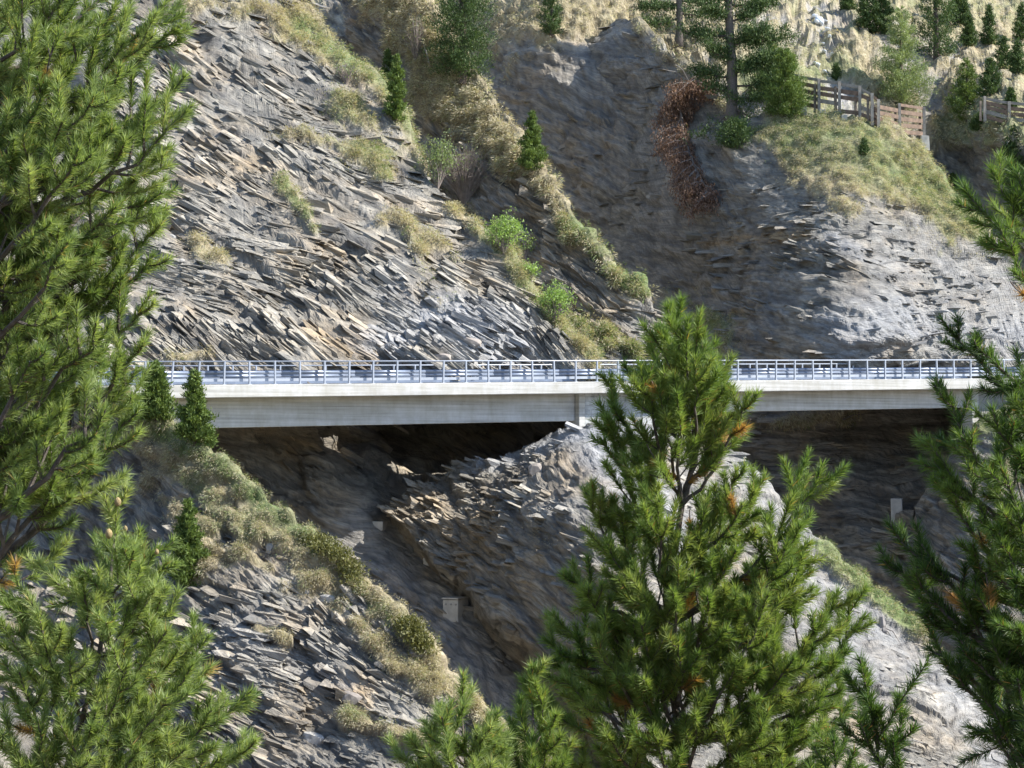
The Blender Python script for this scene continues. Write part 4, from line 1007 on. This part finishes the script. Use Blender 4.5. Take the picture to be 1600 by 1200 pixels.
def grow_branch(t, o0, base, tip, r, mat, rad=.02, dens=1.0, side=1.0, tb=.42, nside=None, sag=.22, L=.072, w=.0032, per_m=900):
    """one limb: a curved axis with upturned side twigs, the outer part of every twig clothed in needles"""
    base = np.array(base, float); tip = np.array(tip, float); ln = np.linalg.norm(tip - base)
    mid = base * .42 + tip * .58 + np.array([0, 0, -sag * ln]) + r.normal(0, .03, 3) * ln
    K = bez(base, mid, tip, 10)
    K[1:-1] += r.normal(0, .012, (8, 3)) * ln
    mb = MB(); mb.tube(K, np.linspace(rad, .005, 10), 6)
    segs = []
    def clothe(pts, frac, bias):
        d = np.linalg.norm(np.diff(pts, axis=0), axis=1); tot = d.sum(); acc = 0
        for a, b, q in zip(pts[:-1], pts[1:], d):
            acc += q
            if tot - acc < frac: segs.append((a, b, dens * (1.25 if tot - acc < .05 else 1.0), bias))
    clothe(K, .26, tb + r.uniform(-.08, .14))
    nside = nside or int(2 + ln * 7)
    for i in range(nside):
        f = .22 + .74 * (i + r.random()) / nside; k = f * 9; j = int(k); p = K[j] + (K[min(j + 1, 9)] - K[j]) * (k - j)
        ax = K[min(j + 1, 9)] - K[max(j - 1, 0)]; ax /= np.linalg.norm(ax)
        rd = r.normal(0, 1, 3); rd[1] *= .9; rd -= ax * rd.dot(ax); rd /= np.linalg.norm(rd)
        sl = side * (.10 + .34 * ln * (1 - f) ** .8) * r.uniform(.6, 1.25)
        sl = min(sl, .55)
        e = p + (ax * .62 + rd * .75 + np.array([0, 0, .38])) * sl
        m = (p + e) / 2 + (rd * .12 - np.array([0, 0, .12])) * sl
        T = bez(p, m, e, 6); mb.tube(T, np.linspace(max(.004, rad * .38), .0035, 6), 4)
        bias = tb + r.uniform(-.14, .22)  # random twig tone, standing in for lit and shaded shoots
        clothe(T[:4] if (dead := r.random() < .035) else T, .20, 1.0 if dead else bias)
        if sl > .2:
            for q in range(int(sl * 8)):
                a = r.uniform(.3, .9); pp = T[int(a * 5)]; rd2 = r.normal(0, 1, 3); e2 = pp + ((T[-1] - T[0]) / sl * .6 + rd2 * .4 + np.array([0, 0, .35])) * r.uniform(.09, .17)
                mb.tube([pp, e2], [.0045, .003], 3)
                segs.append((pp + (e2 - pp) * .25, e2, dens, bias + r.uniform(-.1, .1)))
    b = mb.build('branch', M['bark'], t)
    V, T_ = needles(segs, r, per_m, L, w)
    F = np.arange(len(V)).reshape(-1, 3)
    tag(link('needles', mesh_np('needles', V, F, M[mat], dict(tone=T_)), b), kind='stuff')
    return b

def near_pine(name, label, Y, trunk, limbs, seed, mat='needle', trad=.06, tb=.42, fill=0, dens=1.0, per_m=900, L=.080, w=.0026, group='pine trees close to the camera', side=1.0, nsf=1.0):
    r = np.random.default_rng(seed); mpp = Y / FPX
    T = [at(u, v, Y + dy) for (u, v, dy) in trunk]                   # from the bottom up
    gz = -2.6 - .52 * min(Y + 6, 85)
    root = np.array([T[0][0], T[0][1], gz]); t = empty(name, root, label, 'pine tree', group)
    T = [p - root for p in T]; pts = [np.array([0, 0, -.3]), T[0] * [1, 1, .5]] + T
    P = np.array(pts)
    # resample trunk
    seg = np.linalg.norm(np.diff(P, axis=0), axis=1); cum = np.r_[0, np.cumsum(seg)]
    qs = np.linspace(0, cum[-1], 40); K = np.stack([np.interp(qs, cum, P[:, k]) for k in range(3)], 1)
    K[2:-2] += r.normal(0, .008, (36, 3)); rad = trad * (1 - qs / cum[-1]) ** .7 + .006
    mb = MB(); mb.tube(K, rad, 9); mb.build('trunk', M['bark'], t, True)
    def on_trunk(v):
        Pw = K + root; uu, vv = proj(Pw); i = np.argmin(np.abs(vv - v)); return K[i], rad[i]
    # leader tip
    e = T[-1]
    for (bv, tu, tv, dy, *rest) in limbs:
        b0, rr = on_trunk(bv); tip = at(tu, tv, Y + dy) - root
        ln = np.linalg.norm(tip - b0)
        grow_branch(t, None, b0, tip, r, mat, min(rr * .7, .012 + .014 * ln), dens, side, tb=tb + (rest[0] if rest else 0), L=L, w=w, per_m=per_m, nside=max(2, int((2 + ln * 7) * nsf)))
    return t

# central pine
cen = [(700, 1050, 476, 0), (720, 1012, 530, .1), (700, 1100, 520, -.1), (740, 985, 585, .2), (730, 1122, 560, -.1), (690, 1075, 500, -.2), (760, 1000, 570, -.2), (740, 1085, 560, -.35), (700, 1040, 520, .3), (780, 1030, 600, -.3), (770, 1060, 600, -.3), (790, 1110, 610, -.1),
       (860, 955, 588, .1), (900, 950, 668, -.1), (820, 1170, 618, -.1), (800, 1130, 620, .2), (840, 1150, 735, -.2), (900, 1195, 745, -.1), (930, 1160, 790, -.4), (960, 1100, 800, -.4), (950, 1030, 780, -.4), (900, 1000, 740, -.3), (980, 1285, 728, 0),
       (960, 940, 770, 0, -.12), (990, 915, 768, 0, .2), (1020, 950, 850, -.3), (1000, 885, 895, -.1), (1040, 910, 920, -.3), (1030, 1250, 800, -.1), (1050, 1230, 850, -.3), (1060, 1265, 880, 0), (1000, 1150, 860, -.4), (1040, 1060, 880, -.5), (1040, 990, 880, -.4), (1080, 1110, 930, -.5),  # raised tone of the far left limb paints a sunlit tip
       (1100, 865, 960, .1, -.1), (1100, 850, 1000, 0, -.1), (1120, 1310, 925, 0), (1130, 1350, 965, .1, -.08), (1140, 1290, 970, -.3), (1130, 1200, 930, -.5), (1120, 1000, 970, -.5), (1140, 930, 1000, -.4), (1150, 1060, 1000, -.5), (1160, 1320, 1050, -.1, -.05), (1180, 1240, 1030, -.4),
       (1180, 1150, 1040, -.5), (1180, 990, 1060, -.5), (1200, 880, 1060, -.3), (1200, 850, 1100, .1, -.1), (1210, 1330, 1095, .2, -.1), (1220, 1270, 1110, -.2), (1230, 1200, 1110, -.5), (1240, 1090, 1090, -.5), (1250, 940, 1130, -.5), (1260, 1020, 1140, -.6), (1270, 860, 1170, -.2),
       (1280, 1300, 1160, -.2), (1290, 1160, 1180, -.5), (1300, 1240, 1190, -.4), (1150, 960, 960, .5), (1100, 1200, 880, .5), (1050, 1130, 830, .4), (1200, 1120, 1000, .5), (1240, 900, 1030, .5)]
near_pine('pine_tree', 'full dense pine standing in the middle foreground in front of the bridge', 14.0, [(1075, 1290, 0), (1045, 1000, 0), (1052, 850, 0), (1088, 700, 0), (1085, 600, 0), (1065, 520, 0)], cen, 1, 'needle', .075, tb=.56, side=.9, nsf=1.15, per_m=1150)

# upper left pine, trunk outside the picture
lu = []
rr_ = random.Random(3)
edge = [(0, 262), (40, 280), (120, 288), (165, 300), (230, 262), (280, 258), (340, 255), (400, 240), (460, 235), (520, 232), (580, 215), (640, 205), (690, 130)]
for i, (v, u) in enumerate(edge): lu.append((v + 260, u, v, rr_.uniform(-.3, .3), rr_.uniform(-.05, .08)))
for v in range(-60, 670, 62):
    lim = np.interp(v, [e[0] for e in edge], [e[1] for e in edge])
    for f in (.2, .45, .72): lu.append((v + 220, lim * f + rr_.uniform(-25, 25), v + rr_.uniform(-25, 25), rr_.uniform(-.9, .6), rr_.uniform(-.08, .12)))
near_pine('pine_tree', 'tall pine whose branches fill the upper left corner, trunk out of view', 12.5, [(-150, 1500, 0), (-140, 900, 0), (-130, 400, 0), (-120, -200, 0)], lu, 2, 'needle_soft', .11, side=.88, nsf=.95, tb=.47, per_m=1050, L=.076, w=.0026)

ll = [(860, 182, 778, 0, .1), (900, 245, 858, 0), (930, 262, 875, .1), (960, 270, 960, -.1), (940, 210, 860, -.3), (980, 60, 878, 0, .1), (1000, 20, 890, -.1), (1000, 130, 900, -.3), (1030, 240, 920, -.3), (1080, 262, 985, -.2), (1040, 180, 950, -.5),
      (1150, 315, 985, .1), (1180, 300, 1040, -.1), (1230, 392, 1080, .2), (1260, 395, 1160, .2), (1250, 330, 1110, -.1), (1290, 350, 1180, .1), (1100, 60, 960, -.4), (1120, 0, 970, -.2), (1150, 110, 1030, -.5), (1180, 30, 1050, -.4), (1200, 200, 1040, -.4), (1230, 260, 1090, -.3), (1250, 150, 1110, -.5),
      (1260, 60, 1130, -.5), (1280, 220, 1170, -.4), (1290, 290, 1170, -.2), (1290, 10, 1120, -.4), (1320, 120, 1190, -.5), (1130, 290, 1060, .2), (1330, 30, 1190, -.5), (1330, 260, 1220, -.4), (1000, 180, 830, .2), (1050, 10, 1010, .2), (1200, 330, 1040, .3)]
near_pine('pine_tree', 'light green pine at the lower left corner with cones on its top shoot', 12.0, [(20, 1420, 0), (105, 1200, 0), (150, 1050, 0), (168, 950, 0), (178, 850, 0)], ll, 3, 'needle_soft', .06, side=.9, nsf=1.0, tb=.52, per_m=1050, L=.076, w=.0026)

# right pine, closer; its shade painted in as darker needle tones
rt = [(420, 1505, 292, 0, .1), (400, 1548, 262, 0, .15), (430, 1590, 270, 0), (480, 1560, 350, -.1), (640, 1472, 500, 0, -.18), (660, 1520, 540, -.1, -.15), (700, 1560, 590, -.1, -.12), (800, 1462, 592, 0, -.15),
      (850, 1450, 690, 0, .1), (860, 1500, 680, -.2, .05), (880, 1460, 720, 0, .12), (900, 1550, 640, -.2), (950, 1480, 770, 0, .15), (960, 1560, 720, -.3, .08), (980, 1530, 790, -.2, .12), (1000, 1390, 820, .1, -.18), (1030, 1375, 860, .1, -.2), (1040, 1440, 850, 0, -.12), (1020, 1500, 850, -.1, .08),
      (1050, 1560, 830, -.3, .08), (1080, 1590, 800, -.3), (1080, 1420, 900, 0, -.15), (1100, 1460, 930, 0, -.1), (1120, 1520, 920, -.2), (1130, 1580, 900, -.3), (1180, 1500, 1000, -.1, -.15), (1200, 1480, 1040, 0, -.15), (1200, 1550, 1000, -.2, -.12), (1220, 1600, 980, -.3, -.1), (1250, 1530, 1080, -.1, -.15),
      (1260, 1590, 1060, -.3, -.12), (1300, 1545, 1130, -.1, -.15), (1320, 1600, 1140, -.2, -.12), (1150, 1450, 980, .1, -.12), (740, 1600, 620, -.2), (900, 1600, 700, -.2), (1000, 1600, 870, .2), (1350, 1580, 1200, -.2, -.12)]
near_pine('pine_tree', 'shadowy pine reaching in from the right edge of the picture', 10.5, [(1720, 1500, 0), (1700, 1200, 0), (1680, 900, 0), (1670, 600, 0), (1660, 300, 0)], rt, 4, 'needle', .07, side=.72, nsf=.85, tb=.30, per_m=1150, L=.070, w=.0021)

# small tops at the bottom edge
near_pine('pine_tree', 'small pine top at the bottom edge left of the central pine', 13.0, [(735, 1330, 0), (728, 1200, 0), (722, 1120, 0)],
          [(1150, 722, 1082, 0, .08), (1200, 665, 1130, 0), (1190, 768, 1115, .1, -.05), (1220, 690, 1120, -.2), (1230, 620, 1180, 0), (1210, 745, 1140, -.2), (1240, 782, 1150, 0), (1260, 700, 1170, -.3), (1280, 740, 1190, -.3), (1290, 650, 1200, -.2), (1280, 790, 1200, 0)], 5, 'needle_soft', .03, tb=.50, per_m=1050)
near_pine('pine_tree', 'thin pine leader with bare stem rising left of the central pine base', 13.4, [(838, 1330, 0), (836, 1200, 0), (832, 1100, 0)],
          [(1130, 832, 1042, 0, .1), (1170, 850, 1080, 0, .1), (1190, 812, 1110, 0), (1230, 800, 1140, 0), (1240, 860, 1130, -.1), (1280, 830, 1170, -.2), (1290, 790, 1180, 0), (1290, 870, 1190, -.2)], 6, 'needle', .018, tb=.50, per_m=1150)
near_pine('pine_tree', 'single dark pine shoot between the central and the right pine', 11.5, [(1395, 1330, 0), (1375, 1200, 0), (1362, 1110, 0)],
          [(1130, 1354, 1050, 0), (1170, 1362, 1090, 0), (1200, 1350, 1120, 0), (1210, 1412, 1115, 0, .05), (1260, 1400, 1160, 0)], 7, 'needle', .016, tb=.2, per_m=900)
near_pine('pine_tree', 'small pine tip poking up at the bottom edge right of the central pine', 12.5, [(1310, 1330, 0), (1308, 1250, 0), (1306, 1200, 0)],
          [(1230, 1303, 1155, 0), (1260, 1290, 1185, 0), (1270, 1325, 1190, 0)], 8, 'needle', .014, tb=.3, per_m=900)
# young cones on the top shoots of the lower left pine
t = [o for o in bpy.data.objects if o.get('label', '').startswith('light green pine at the lower left')][0]
for (u, v, w) in ((184, 784, 5.5), (170, 834, 6), (196, 826, 3.5), (245, 862, 3.5)):
    p = at(u, v, 11.85) - np.array(t.location); rr = w * 12 / FPX
    mb = MB(); mb.tube([p + [0, 0, -rr * 1.3], p + [0, 0, -rr * .8], p, p + [0, 0, rr * .8], p + [0, 0, rr * 1.35]], [rr * .3, rr * .8, rr, rr * .75, rr * .15], 8)
    mb.build('cone', M['cone'], t, True)
